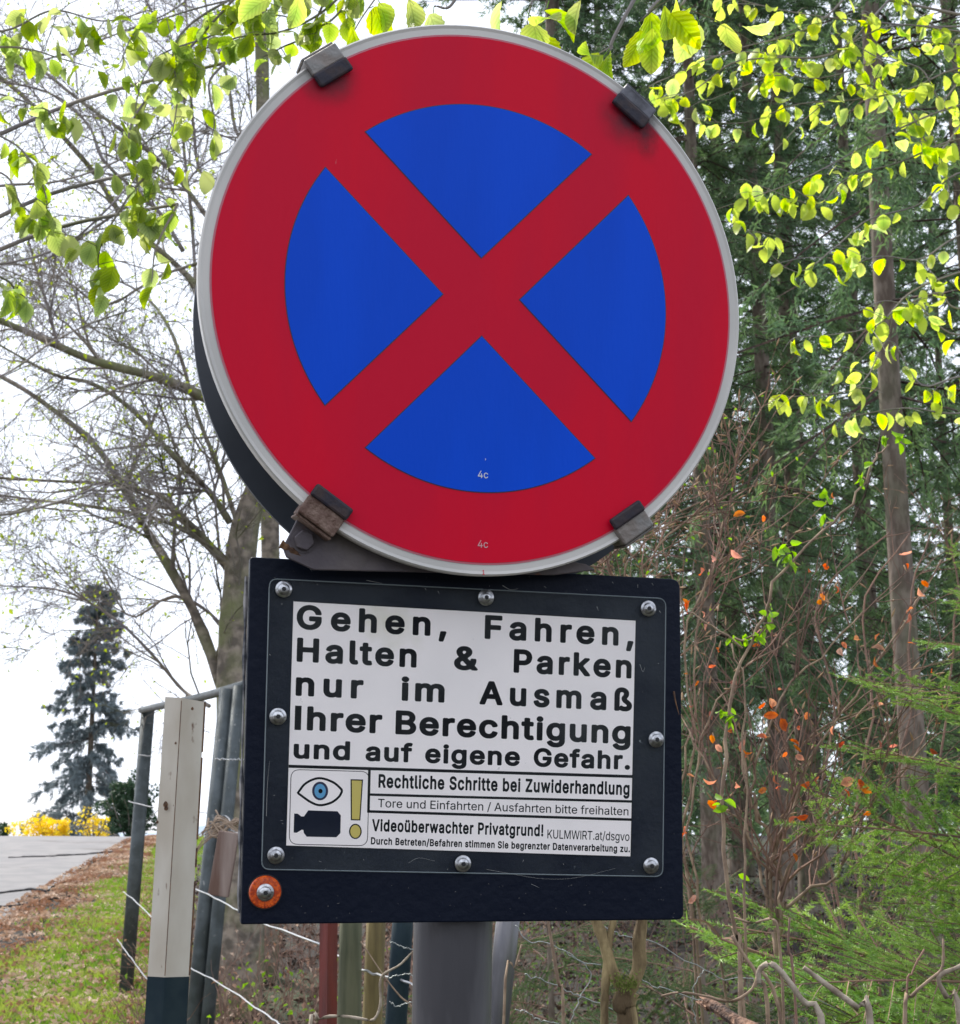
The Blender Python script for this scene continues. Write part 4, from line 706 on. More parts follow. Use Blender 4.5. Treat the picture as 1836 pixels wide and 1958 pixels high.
# disc plate with rolled rim
rings = [(.2, 0.0), (.236, 0.0), (.2385, -.0008), (.24, .001), (.24, .014), (.237, .014), (.236, .004)]
mb = MB(); V = [D(r_ * math.cos(a), r_ * math.sin(a), z) for r_, z in rings for a in ang]; n = 144; q = []
for k in range(len(rings) - 1):
    for i in range(n): q.append([k * n + i, (k + 1) * n + i, (k + 1) * n + (i + 1) % n, k * n + (i + 1) % n])
mb.add(V, q); mb.ng.append(list(range(n))); mb.poly([D(.236 * math.cos(a), .236 * math.sin(a), .004) for a in ang]); disc = part("sign_plate", mb, M['white'])
def flat(name, loops, m, parent, z):
    mb = MB()
    for lp in loops: mb.poly([D(x, y, z) for x, y in lp])
    return part(name, mb, m, parent)
circ = lambda r_, cx=0, cy=0: [(cx + r_ * math.cos(a), cy + r_ * math.sin(a)) for a in ang]
pale = mat("faded_red_edge", (.5, .12, .16), .4); flat("red_margin", [circ(.2305)], pale, disc, -.0005)
flat("red_field", [circ(.2288)], M['red'], disc, -.0009)
def sector(k, s, h):
    a = h * 2 ** .5; q = math.sqrt(s * s - h * h); t0 = math.asin(h / s); P = [(0, -a)]; c0 = -math.pi * .75 + t0; c1 = -math.pi * .25 - t0
    P += [(s * math.cos(u), s * math.sin(u)) for u in np.linspace(c0, c1, 40)]; th_ = k * math.pi / 2; return [(x * math.cos(th_) - y * math.sin(th_), x * math.sin(th_) + y * math.cos(th_)) for x, y in P]
for k in range(4):
    flat("outline", [sector(k, .1692, .0235)], M['edge'], disc, -.0012); flat("blue_field", [sector(k, .1684, .0243)], M['blue'], disc, -.0015)
# second sign plate seen from behind
ring2 = [(.24, .09), (.24, .098)]
mb = MB(); V = [D(r_ * math.cos(a) + .003, r_ * math.sin(a) + .019, z) for r_, z in ring2 for a in ang]; mb.add(V, [[i, i + n, (i + 1) % n + n, (i + 1) % n] for i in range(n)]); mb.ng += [list(range(n)), list(range(2 * n - 1, n - 1, -1))]
o = part("rear_sign_plate", mb, M['backalu']); o['label'] = 'dark grey back of a second round plate behind the sign'
# rim clips
def clipper(px, py, w, dep, outm, lipm, lipd=.014, out=.006):
    u = np.linalg.solve(np.stack([dv(RD[:, 0]), dv(RD[:, 1]), dv(RD[:, 2])], 1), onplane(px, py, D(0, 0), nrm(D(0, 0, 1) - D(0, 0))) - D(0, 0)); an = math.atan2(u[1], u[0]); er = np.array([math.cos(an), math.sin(an)]); et = np.array([-er[1], er[0]])
    def C(a_, b_, z): p_ = er * a_ + et * b_; return D(p_[0], p_[1], z)
    def bx(a0, a1, b0, b1, z0, z1, sk=.0):
        c_ = [C(a, b + sk * (a - a0), z) for z in (z0, z1) for a, b in ((a0, b0), (a1, b0), (a1, b1), (a0, b1))]; m2 = MB(); m2.add(c_, [[0, 1, 2, 3], [7, 6, 5, 4], [0, 4, 5, 1], [1, 5, 6, 2], [2, 6, 7, 3], [3, 7, 4, 0]]); return m2
    w *= .5
    band = part("rim_clip", bx(.229, .240 + out, -w, w, -.006, .024), outm, bevel=.0015)
    part("clip_lip", bx(.229 - lipd, .2295, -w * 1.04, w * 1.02, -.0085, -.0032), lipm, band, bevel=.002)
    part("clip_flange", bx(.2405 + out, .243 + out, -w, w * .96, -.002, .03), outm, band, bevel=.001)
clipper(626, 124, .033, 0, M['band'], M['clip'], .012, .004); clipper(1212, 205, .035, 0, M['clip2'], M['clip'], .012, .001)
clipper(618, 978, .036, 0, M['rustband'], M['clip'], .011, .007); clipper(1203, 1003, .033, 0, M['band'], M['clip'], .010, .005)
# dark patches fading outwards under the upper clips
sm_ = bpy.data.materials.new("dark_patch"); sm_.use_nodes = True; nn = sm_.node_tree; Lk = nn.links; Pn = nn.nodes['Principled BSDF']; Pn.inputs['Base Color'].default_value = (.02, .02, .035, 1); Pn.inputs['Roughness'].default_value = .6
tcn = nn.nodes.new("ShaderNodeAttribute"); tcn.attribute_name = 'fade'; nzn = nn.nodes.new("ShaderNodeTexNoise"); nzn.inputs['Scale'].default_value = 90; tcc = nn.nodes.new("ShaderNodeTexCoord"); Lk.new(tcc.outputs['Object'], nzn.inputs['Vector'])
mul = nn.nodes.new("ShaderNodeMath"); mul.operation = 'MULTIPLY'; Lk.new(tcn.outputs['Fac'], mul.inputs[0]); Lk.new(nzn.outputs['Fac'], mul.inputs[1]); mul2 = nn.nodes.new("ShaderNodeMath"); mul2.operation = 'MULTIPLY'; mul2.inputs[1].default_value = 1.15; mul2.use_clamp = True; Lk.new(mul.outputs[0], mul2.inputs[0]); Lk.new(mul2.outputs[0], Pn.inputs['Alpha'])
def soft_patch(px, py, w, h):
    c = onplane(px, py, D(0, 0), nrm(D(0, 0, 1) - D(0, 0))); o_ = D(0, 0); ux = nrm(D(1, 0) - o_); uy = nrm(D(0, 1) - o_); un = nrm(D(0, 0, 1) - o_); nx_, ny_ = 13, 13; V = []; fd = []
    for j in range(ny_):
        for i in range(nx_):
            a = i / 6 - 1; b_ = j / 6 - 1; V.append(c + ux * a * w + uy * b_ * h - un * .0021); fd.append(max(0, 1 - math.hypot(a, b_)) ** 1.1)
    I = np.arange(169).reshape(13, 13); mb = MB(); mb.add(V, np.stack([I[:-1, :-1], I[:-1, 1:], I[1:, 1:], I[1:, :-1]], -1).reshape(-1, 4)); o = part("dark_patch", mb, sm_, disc); at_ = o.data.attributes.new('fade', 'FLOAT', 'POINT'); at_.data.foreach_set('value', np.array(fd, np.float32))
soft_patch(625, 150, .03, .026); soft_patch(1205, 225, .034, .034); soft_patch(1235, 245, .014, .034)
# lettering helper
GL = {}
GL['b'] = {' ': (188, ()),
'!': (196, ("77 -32 116 -33 138 -23 159 -4 170 18 173 30 173 54 164 78 142 103 118 114 80 115 56 104 36 84 24 58 23 24 34 0 55 -22", "61 130 132 130 142 134 152 143 159 158 161 510 154 527 146 534 134 539 58 538 48 534 40 527 33 512 37 158 43 142 52 134",)),
'&': (448, ("159 -35 224 -36 248 -32 288 -19 324 -2 346 -24 358 -29 440 -30 450 -26 457 -21 463 -13 467 -3 466 7 458 23 406 87 420 119 435 169 437 225 431 241 422 249 410 254 348 254 338 251 323 237 319 227 317 201 314 199 264 259 322 314 335 333 344 353 353 381 353 429 346 451 336 471 323 491 305 509 288 521 266 532 232 542 168 542 136 533 118 525 96 510 77 491 66 475 56 455 47 429 45 415 45 379 57 337 68 315 91 281 40 232 26 214 14 189 5 159 3 131 10 87 21 57 37 33 68 2 82 -7 114 -23", "184 77 160 83 140 96 132 109 127 127 132 151 147 173 166 187 181 173 246 93 242 88 222 81 200 76", "188 354 170 383 167 397 170 411 175 421 186 427 198 430 218 427 224 423 230 413 231 399 228 391 213 371 192 355",)),
',': (188, ("31 -149 86 -150 99 -145 111 -131 167 65 163 83 150 96 138 100 64 100 51 95 41 83 37 73 7 -117 12 -136 21 -145",)),
'.': (188, ("75 -32 112 -33 138 -22 162 4 171 28 171 54 160 83 138 104 108 117 82 117 56 106 34 87 27 74 21 58 21 24 30 2 53 -22",)),
'/': (249, ("7 -106 76 -106 89 -100 100 -84 265 526 265 536 260 548 246 560 236 563 174 563 160 557 150 544 -17 -72 -16 -82 -12 -93 -3 -102",)),
'A': (480, ("9 -30 86 -31 103 -24 114 -8 154 106 160 111 322 110 366 -8 370 -17 379 -26 394 -31 466 -31 479 -26 489 -14 493 4 488 20 308 510 302 525 290 535 278 539 198 539 185 534 173 520 -14 6 -15 -4 -10 -16 -1 -26", "200 230 200 236 236 342 240 345 279 232 274 229",)),
'B': (456, ("53 -30 248 -31 312 -25 346 -14 378 2 409 28 425 50 436 72 447 108 447 166 438 198 426 222 417 236 386 268 408 296 424 334 427 348 427 402 412 448 400 468 373 498 348 515 306 532 266 539 58 539 44 534 33 522 29 508 29 -2 35 -18 44 -26", "158 87 155 94 155 196 158 201 256 201 272 198 292 191 305 182 319 162 325 140 322 122 315 108 300 97 274 89 256 87", "158 315 155 322 155 414 157 420 256 421 278 415 296 402 305 382 305 362 298 344 292 335 282 328 266 320 244 315",)),
'D': (502, ("53 -30 220 -31 260 -29 312 -18 340 -8 364 3 394 23 423 50 454 94 470 128 480 158 489 196 491 214 491 296 485 334 466 392 442 436 427 456 405 478 372 502 336 520 312 528 284 535 250 539 58 539 44 534 34 524 29 508 29 -2 35 -18 44 -26", "158 87 155 94 155 418 160 421 242 421 282 412 310 398 332 379 347 356 358 330 367 290 369 242 365 208 356 174 345 150 335 134 319 118 292 102 260 92 230 87",)),
'F': (410, ("53 -30 128 -31 141 -26 151 -14 155 -2 155 184 157 190 346 191 360 196 370 206 375 220 375 280 370 293 358 303 346 307 157 308 155 314 155 416 160 421 370 421 382 425 394 436 399 450 399 512 394 524 384 534 368 539 58 539 44 534 34 524 29 508 29 -2 35 -18 44 -26",)),
'G': (520, ("231 -35 302 -36 326 -32 372 -17 413 5 446 34 462 52 478 77 488 97 500 131 507 165 507 259 502 272 490 282 478 286 282 286 266 280 258 271 254 261 253 197 256 187 266 174 280 168 379 167 380 163 372 143 357 119 332 99 314 91 286 84 252 84 230 89 202 101 176 122 160 145 144 181 135 219 133 267 137 301 150 345 164 371 181 393 208 411 226 419 258 426 286 424 316 416 334 405 351 391 367 367 382 332 392 323 402 319 478 319 493 327 498 333 502 343 503 361 500 373 483 419 455 461 429 487 396 511 370 525 336 537 290 546 242 546 202 539 146 518 106 490 78 462 62 442 35 393 22 353 11 297 11 213 19 165 38 111 56 77 84 40 114 12 134 -1 170 -19 200 -29",)),
'H': (517, ("53 -30 128 -31 141 -26 151 -14 155 -2 155 196 160 201 359 200 361 194 361 -2 366 -16 376 -26 392 -31 460 -31 472 -26 482 -17 487 0 487 510 482 524 473 534 458 539 388 539 376 534 366 524 361 510 361 324 359 320 354 319 157 320 155 326 155 510 150 524 140 534 124 539 56 539 44 534 34 525 29 508 29 -2 35 -18 44 -26",)),
'I': (300, ("24 -30 269 -31 283 -26 294 -14 298 -2 298 58 293 73 283 82 273 86 217 87 213 89 212 94 212 416 217 421 273 422 284 426 293 436 298 450 298 512 293 525 281 535 267 539 29 539 15 534 4 522 0 510 0 450 6 434 15 426 27 421 83 421 88 416 88 92 83 87 25 86 14 82 4 70 0 58 0 -4 7 -19 15 -26",)),
'P': (445, ("53 -30 128 -31 140 -26 150 -16 155 -2 155 148 157 154 272 157 324 170 346 180 374 199 399 224 415 248 432 292 439 326 439 368 432 404 423 432 403 466 370 499 344 515 308 530 260 539 58 539 44 534 33 522 29 508 29 -2 35 -18 44 -26", "158 271 155 278 155 414 157 420 252 421 278 414 296 402 303 392 310 376 313 362 313 334 307 312 293 290 276 280 252 273",)),
'R': (449, ("53 -30 128 -31 141 -26 151 -14 155 -2 155 162 160 167 224 167 230 164 326 -14 338 -26 352 -31 430 -31 442 -26 452 -16 457 -2 453 16 358 192 360 197 382 213 399 230 414 252 428 282 439 330 437 390 424 432 404 468 374 499 354 512 310 530 260 539 58 539 44 534 34 524 29 508 29 -2 35 -18 44 -26", "158 285 155 292 155 414 157 420 254 421 281 414 301 400 310 382 315 360 315 346 310 322 298 303 278 292 246 285",)),
'S': (447, ("183 -37 256 -38 274 -36 320 -23 354 -7 374 6 404 37 426 75 437 111 437 165 430 193 420 215 410 230 378 262 326 291 184 335 160 348 148 363 145 375 148 389 159 407 182 421 212 428 252 426 282 413 298 399 313 361 322 353 332 349 404 348 416 353 426 363 431 375 431 389 426 415 411 453 397 473 370 500 336 522 298 537 268 544 248 546 186 544 150 535 112 519 78 496 50 466 34 435 23 399 23 347 28 329 40 299 68 264 94 245 128 227 178 209 256 187 280 178 302 166 314 149 315 131 311 121 301 105 290 97 276 89 254 82 210 80 178 87 154 100 144 110 139 121 130 151 116 163 106 166 36 166 24 161 14 152 9 135 9 117 14 97 27 63 51 27 85 -3 112 -18 144 -29",)),
'V': (480, ("197 -30 280 -31 294 -25 307 -10 492 502 493 512 489 522 476 535 464 539 392 539 380 534 368 522 242 162 238 166 110 525 100 534 88 539 16 539 2 534 -9 522 -13 510 -10 492 176 -12 186 -25",)),
'Z': (438, ("35 -30 400 -31 414 -26 424 -16 429 -2 429 60 423 74 410 84 398 87 186 87 180 90 423 446 427 460 427 512 422 524 412 534 396 539 38 539 24 534 14 524 9 510 9 448 15 434 28 424 40 421 252 421 258 418 15 60 11 48 11 -4 18 -19 26 -26",)),
'a': (389, ("129 -37 188 -38 226 -27 250 -16 262 -25 274 -30 340 -30 355 -23 362 -15 366 -5 367 273 360 307 344 343 333 359 316 376 286 396 260 405 218 414 172 414 128 405 100 395 71 379 40 350 28 333 12 299 11 287 14 279 26 265 94 244 104 244 116 249 125 257 136 275 144 284 172 298 206 300 220 297 234 290 242 277 245 263 240 258 166 250 122 242 88 231 66 222 41 205 29 193 16 175 8 157 1 131 1 81 8 57 22 29 32 16 64 -13 92 -27", "156 77 138 82 126 91 123 97 123 113 130 123 142 129 166 136 234 146 244 145 245 129 240 115 227 95 216 88 196 79 182 76",)),
'b': (424, ("198 -36 259 -37 297 -26 319 -16 338 -4 375 34 401 80 418 142 420 214 416 248 409 274 392 318 370 350 334 384 305 399 259 413 199 413 177 408 149 396 145 396 144 510 139 524 129 534 117 539 47 538 37 534 28 526 22 510 23 -6 27 -16 34 -24 49 -31 115 -31 127 -26 141 -14 169 -28", "211 78 195 82 176 92 157 118 151 134 144 166 144 212 153 250 163 270 173 283 197 296 209 299 233 299 251 293 267 283 284 258 296 218 298 176 289 132 282 116 272 100 249 83 227 77",)),
'c': (396, ("173 -36 238 -37 252 -35 286 -24 314 -10 329 0 364 35 385 72 393 96 393 106 389 116 378 128 310 147 298 146 286 141 278 132 266 106 256 93 236 82 220 77 194 77 172 85 152 101 140 120 134 136 127 166 127 206 129 220 136 246 146 266 154 277 170 290 196 299 220 299 238 294 252 286 261 278 276 250 284 241 300 233 314 233 370 248 379 254 388 266 391 286 381 314 364 341 338 369 314 386 288 399 240 413 178 413 162 410 119 396 89 378 59 350 36 318 20 284 7 238 5 220 5 152 7 138 20 92 40 52 68 17 102 -10 130 -24",)),
'd': (424, ("163 -36 224 -37 250 -30 284 -14 298 -26 310 -31 374 -31 388 -25 398 -12 401 0 401 510 396 525 382 536 372 539 308 539 296 534 286 525 281 510 280 395 276 395 240 410 226 413 166 413 122 400 91 384 56 351 36 322 24 298 12 262 5 222 5 152 10 124 22 84 33 60 48 36 80 1 102 -14 120 -23", "196 78 178 82 164 90 151 102 143 114 132 144 127 168 127 212 134 242 140 258 157 282 168 290 182 296 194 299 218 299 229 296 246 287 259 274 268 260 274 244 281 212 281 166 274 136 268 120 252 95 242 88 224 80",)),
'e': (404, ("175 -36 242 -37 258 -35 294 -24 320 -11 348 9 369 32 387 62 395 84 395 94 391 104 380 116 366 122 314 135 302 135 290 130 281 122 268 100 258 89 244 82 228 77 196 77 174 83 153 98 137 120 132 136 136 139 372 139 387 144 398 158 401 168 401 220 397 252 384 296 368 328 354 347 326 375 310 386 282 400 236 413 176 413 152 408 112 393 82 373 53 344 35 318 22 290 14 266 5 224 5 152 9 126 24 82 42 48 55 30 78 7 102 -10 130 -24", "138 252 137 256 142 266 156 283 179 296 194 299 220 299 240 292 254 282 264 268 270 254 264 251",)),
'f': (254, ("75 -30 146 -30 161 -22 166 -16 170 -6 171 294 176 297 228 297 238 300 252 312 257 328 257 382 251 396 242 404 230 409 174 410 172 412 173 430 176 438 186 443 206 443 222 439 238 442 255 458 272 512 273 524 268 536 259 546 240 554 218 559 162 559 126 548 114 542 100 533 72 505 61 486 51 450 50 411 46 409 4 409 -6 406 -19 396 -24 384 -25 326 -19 310 -10 302 0 298 46 297 51 294 51 -2 57 -18 66 -26",)),
'g': (425, ("169 -179 242 -180 282 -171 316 -158 342 -142 370 -114 390 -79 401 -39 401 379 396 394 382 405 372 408 310 408 298 403 284 391 256 405 220 414 176 414 136 405 98 388 84 378 50 344 38 325 22 293 12 263 5 227 3 191 5 155 12 119 22 89 34 65 47 45 80 12 94 3 116 -9 154 -22 168 -24 226 -24 252 -17 276 -6 280 -7 278 -27 268 -47 245 -61 224 -66 188 -66 164 -59 145 -47 120 -18 104 -12 92 -13 78 -18 36 -43 26 -53 21 -65 21 -73 29 -93 43 -113 70 -140 92 -154 120 -167 146 -175", "190 91 170 97 159 103 148 114 139 129 132 149 127 171 127 213 132 235 140 257 156 282 168 290 184 297 212 300 240 291 256 279 265 265 274 245 281 215 281 171 270 129 262 114 252 104 236 95 220 90",)),
'h': (410, ("46 -30 117 -31 130 -26 140 -14 144 -2 144 232 146 248 153 268 167 285 181 293 207 299 229 296 244 290 257 274 264 256 266 238 266 -2 271 -16 281 -26 293 -31 359 -31 369 -27 376 -22 382 -14 386 -4 386 274 379 306 372 328 353 359 329 383 299 401 277 408 255 413 199 413 145 396 144 512 140 522 134 530 127 535 117 539 47 538 37 534 29 527 22 512 22 -2 28 -18 37 -26",)),
'i': (167, ("46 -30 119 -30 129 -26 137 -19 144 -4 144 380 137 397 129 404 117 409 47 408 37 404 29 397 22 382 22 -2 28 -18 37 -26", "68 414 97 413 123 424 143 441 155 468 156 496 147 518 127 541 103 552 67 553 43 542 23 522 13 500 12 468 19 450 27 439 44 424",)),
'k': (381, ("46 -30 117 -31 129 -26 139 -16 144 -2 144 124 149 132 155 129 266 -14 281 -27 293 -31 375 -31 385 -27 392 -22 398 -14 402 -4 399 12 393 23 243 214 246 220 384 360 390 376 386 392 376 404 363 409 283 409 271 405 151 285 145 283 144 512 140 522 134 530 127 535 117 539 47 538 37 534 29 527 22 512 22 -2 28 -18 37 -26",)),
'l': (189, ("108 -30 169 -31 189 -26 206 -10 210 0 210 14 201 54 194 70 181 80 173 83 149 83 144 90 143 514 135 529 129 534 119 538 49 539 37 534 29 527 22 510 22 84 24 58 31 34 47 5 71 -16",)),
'm': (610, ("46 -30 117 -31 131 -25 141 -12 144 0 144 246 149 266 159 283 175 295 193 299 213 298 233 288 240 276 244 264 244 -2 249 -16 257 -25 273 -31 337 -31 350 -26 360 -14 364 -2 364 234 366 258 375 280 384 290 395 296 411 299 433 298 455 288 461 278 466 260 466 0 470 -14 480 -26 493 -31 557 -31 573 -25 581 -16 586 -2 586 284 575 326 563 350 552 366 537 381 517 395 495 406 461 415 411 415 383 408 349 392 321 371 289 398 273 406 245 415 195 415 165 406 141 394 125 405 113 409 51 409 35 403 27 394 22 380 22 -2 28 -18 37 -26",)),
'n': (410, ("46 -30 117 -31 130 -26 140 -14 144 -2 144 232 146 248 153 268 167 285 181 293 207 299 229 296 244 290 257 274 264 256 266 238 266 -2 271 -16 281 -26 297 -31 359 -31 371 -26 381 -16 386 -2 386 276 377 312 363 344 345 367 315 392 283 406 253 413 199 413 163 402 141 392 127 404 115 409 51 409 37 404 27 394 22 378 22 -2 28 -18 37 -26",)),
'o': (415, ("173 -36 236 -37 260 -33 302 -17 327 -2 351 20 378 56 396 94 409 142 411 212 407 244 392 292 372 330 342 365 314 386 286 400 262 408 238 413 178 413 162 410 119 396 89 378 59 350 36 318 20 284 7 238 5 220 5 152 7 138 20 92 40 52 68 17 102 -10 130 -24", "192 78 176 83 162 91 150 103 140 120 134 136 127 166 127 208 137 248 150 272 160 283 184 296 196 299 220 299 242 292 258 281 268 268 277 252 284 228 289 200 287 160 276 122 258 95 232 80 218 77",)),
'r': (259, ("46 -30 117 -31 130 -26 140 -14 144 -2 144 238 147 256 157 275 179 290 197 295 245 293 257 298 267 307 272 322 272 386 267 399 255 409 231 415 195 415 163 406 139 396 125 405 115 409 51 409 37 404 26 392 22 378 22 -2 28 -18 37 -26",)),
's': (365, ("145 -36 216 -37 248 -30 284 -16 310 1 340 33 354 62 361 88 361 124 352 156 337 182 316 203 300 214 276 226 246 236 156 260 146 265 140 273 140 280 146 290 162 298 184 303 208 300 224 292 234 278 243 260 252 252 264 247 276 247 328 260 339 264 348 274 353 286 352 302 335 340 322 359 304 377 280 393 242 408 220 413 156 413 142 411 108 400 80 386 61 372 38 346 24 318 17 292 17 256 26 224 38 202 54 183 74 168 96 156 136 142 222 120 232 114 236 108 236 98 224 86 204 78 178 75 152 80 138 87 129 100 119 124 110 132 98 137 86 137 30 124 19 120 10 110 5 94 10 72 25 38 38 19 54 3 82 -17 116 -30",)),
't': (227, ("137 -32 200 -33 212 -30 230 -23 238 -14 242 -4 243 10 232 58 227 70 218 78 206 83 160 82 157 86 155 108 155 294 160 297 206 297 218 302 227 310 233 326 233 382 227 396 214 406 204 409 160 409 156 411 155 474 150 486 141 496 126 501 62 501 47 494 40 486 36 476 34 411 -6 406 -21 392 -25 380 -25 324 -20 311 -8 301 2 297 30 297 35 294 35 76 45 38 58 13 81 -10 108 -24",)),
'u': (410, ("150 -33 209 -34 241 -25 269 -13 283 -25 295 -30 359 -30 372 -25 382 -13 386 1 386 379 381 393 369 404 357 408 293 408 280 403 270 391 266 379 266 149 264 133 259 117 251 102 243 94 229 86 203 80 181 83 166 89 155 101 146 123 144 139 144 379 139 393 129 403 117 408 51 408 37 403 26 391 22 377 22 137 24 103 31 73 49 33 58 19 79 -2 111 -21",)),
'v': (389, ("156 -30 229 -31 242 -26 254 -12 399 368 400 382 397 390 383 405 371 409 301 409 289 404 280 396 195 168 187 184 113 388 109 395 99 404 87 409 17 409 3 404 -8 392 -12 380 -9 362 135 -12 145 -25",)),
'w': (567, ("132 -30 201 -31 213 -26 225 -15 283 179 287 172 337 -2 344 -18 353 -26 367 -31 431 -31 447 -23 456 -12 467 20 573 368 573 384 566 398 559 404 547 409 479 409 465 404 456 396 447 374 401 210 397 205 349 374 340 396 331 404 319 409 251 409 239 405 228 396 223 386 173 210 169 203 119 378 112 396 103 404 89 409 21 409 5 401 -1 394 -6 382 -3 360 109 -8 120 -24",)),
'z': (380, ("35 -30 340 -31 354 -26 364 -17 369 -2 369 58 364 70 354 80 340 85 192 85 186 88 359 316 363 328 363 382 358 394 349 404 334 409 46 409 32 404 22 395 17 380 17 320 22 308 32 298 46 293 186 293 192 290 15 60 11 48 11 -4 18 -19 26 -26",)),
'ß': (441, ("231 -35 298 -36 314 -34 354 -21 383 -5 408 20 424 49 433 81 433 119 424 153 414 173 403 189 376 216 325 255 316 269 320 285 342 317 351 333 361 365 361 421 350 457 344 469 335 483 308 510 278 528 230 544 176 546 134 535 116 527 90 510 65 485 56 471 38 429 31 397 29 363 29 -3 33 -13 38 -20 46 -26 56 -30 124 -30 137 -25 152 -9 202 -29", "152 76 151 349 153 383 158 403 168 420 186 428 208 428 224 422 235 413 241 399 241 381 232 359 206 325 196 301 193 289 193 257 198 235 208 213 224 190 240 174 301 127 310 113 311 99 308 93 298 86 274 80 258 80 232 85 200 101 184 104 170 98",)),
'ü': (410, ("150 -33 209 -34 241 -25 269 -13 283 -25 295 -30 359 -30 372 -25 382 -13 386 1 386 379 381 393 369 404 357 408 293 408 280 403 270 391 266 379 266 149 264 133 259 117 251 102 243 94 229 86 203 80 181 83 166 89 155 101 146 123 144 139 144 379 139 393 129 403 117 408 51 408 37 403 26 391 22 377 22 137 24 103 31 73 49 33 58 19 79 -2 111 -21", "114 415 149 414 173 425 193 445 202 467 202 497 193 521 172 543 151 551 117 552 95 543 73 522 65 501 62 483 64 467 75 443 92 425", "258 415 293 414 313 423 333 440 345 465 346 499 335 523 318 541 295 551 261 552 239 543 217 521 206 495 206 471 217 445 236 425",)),
}
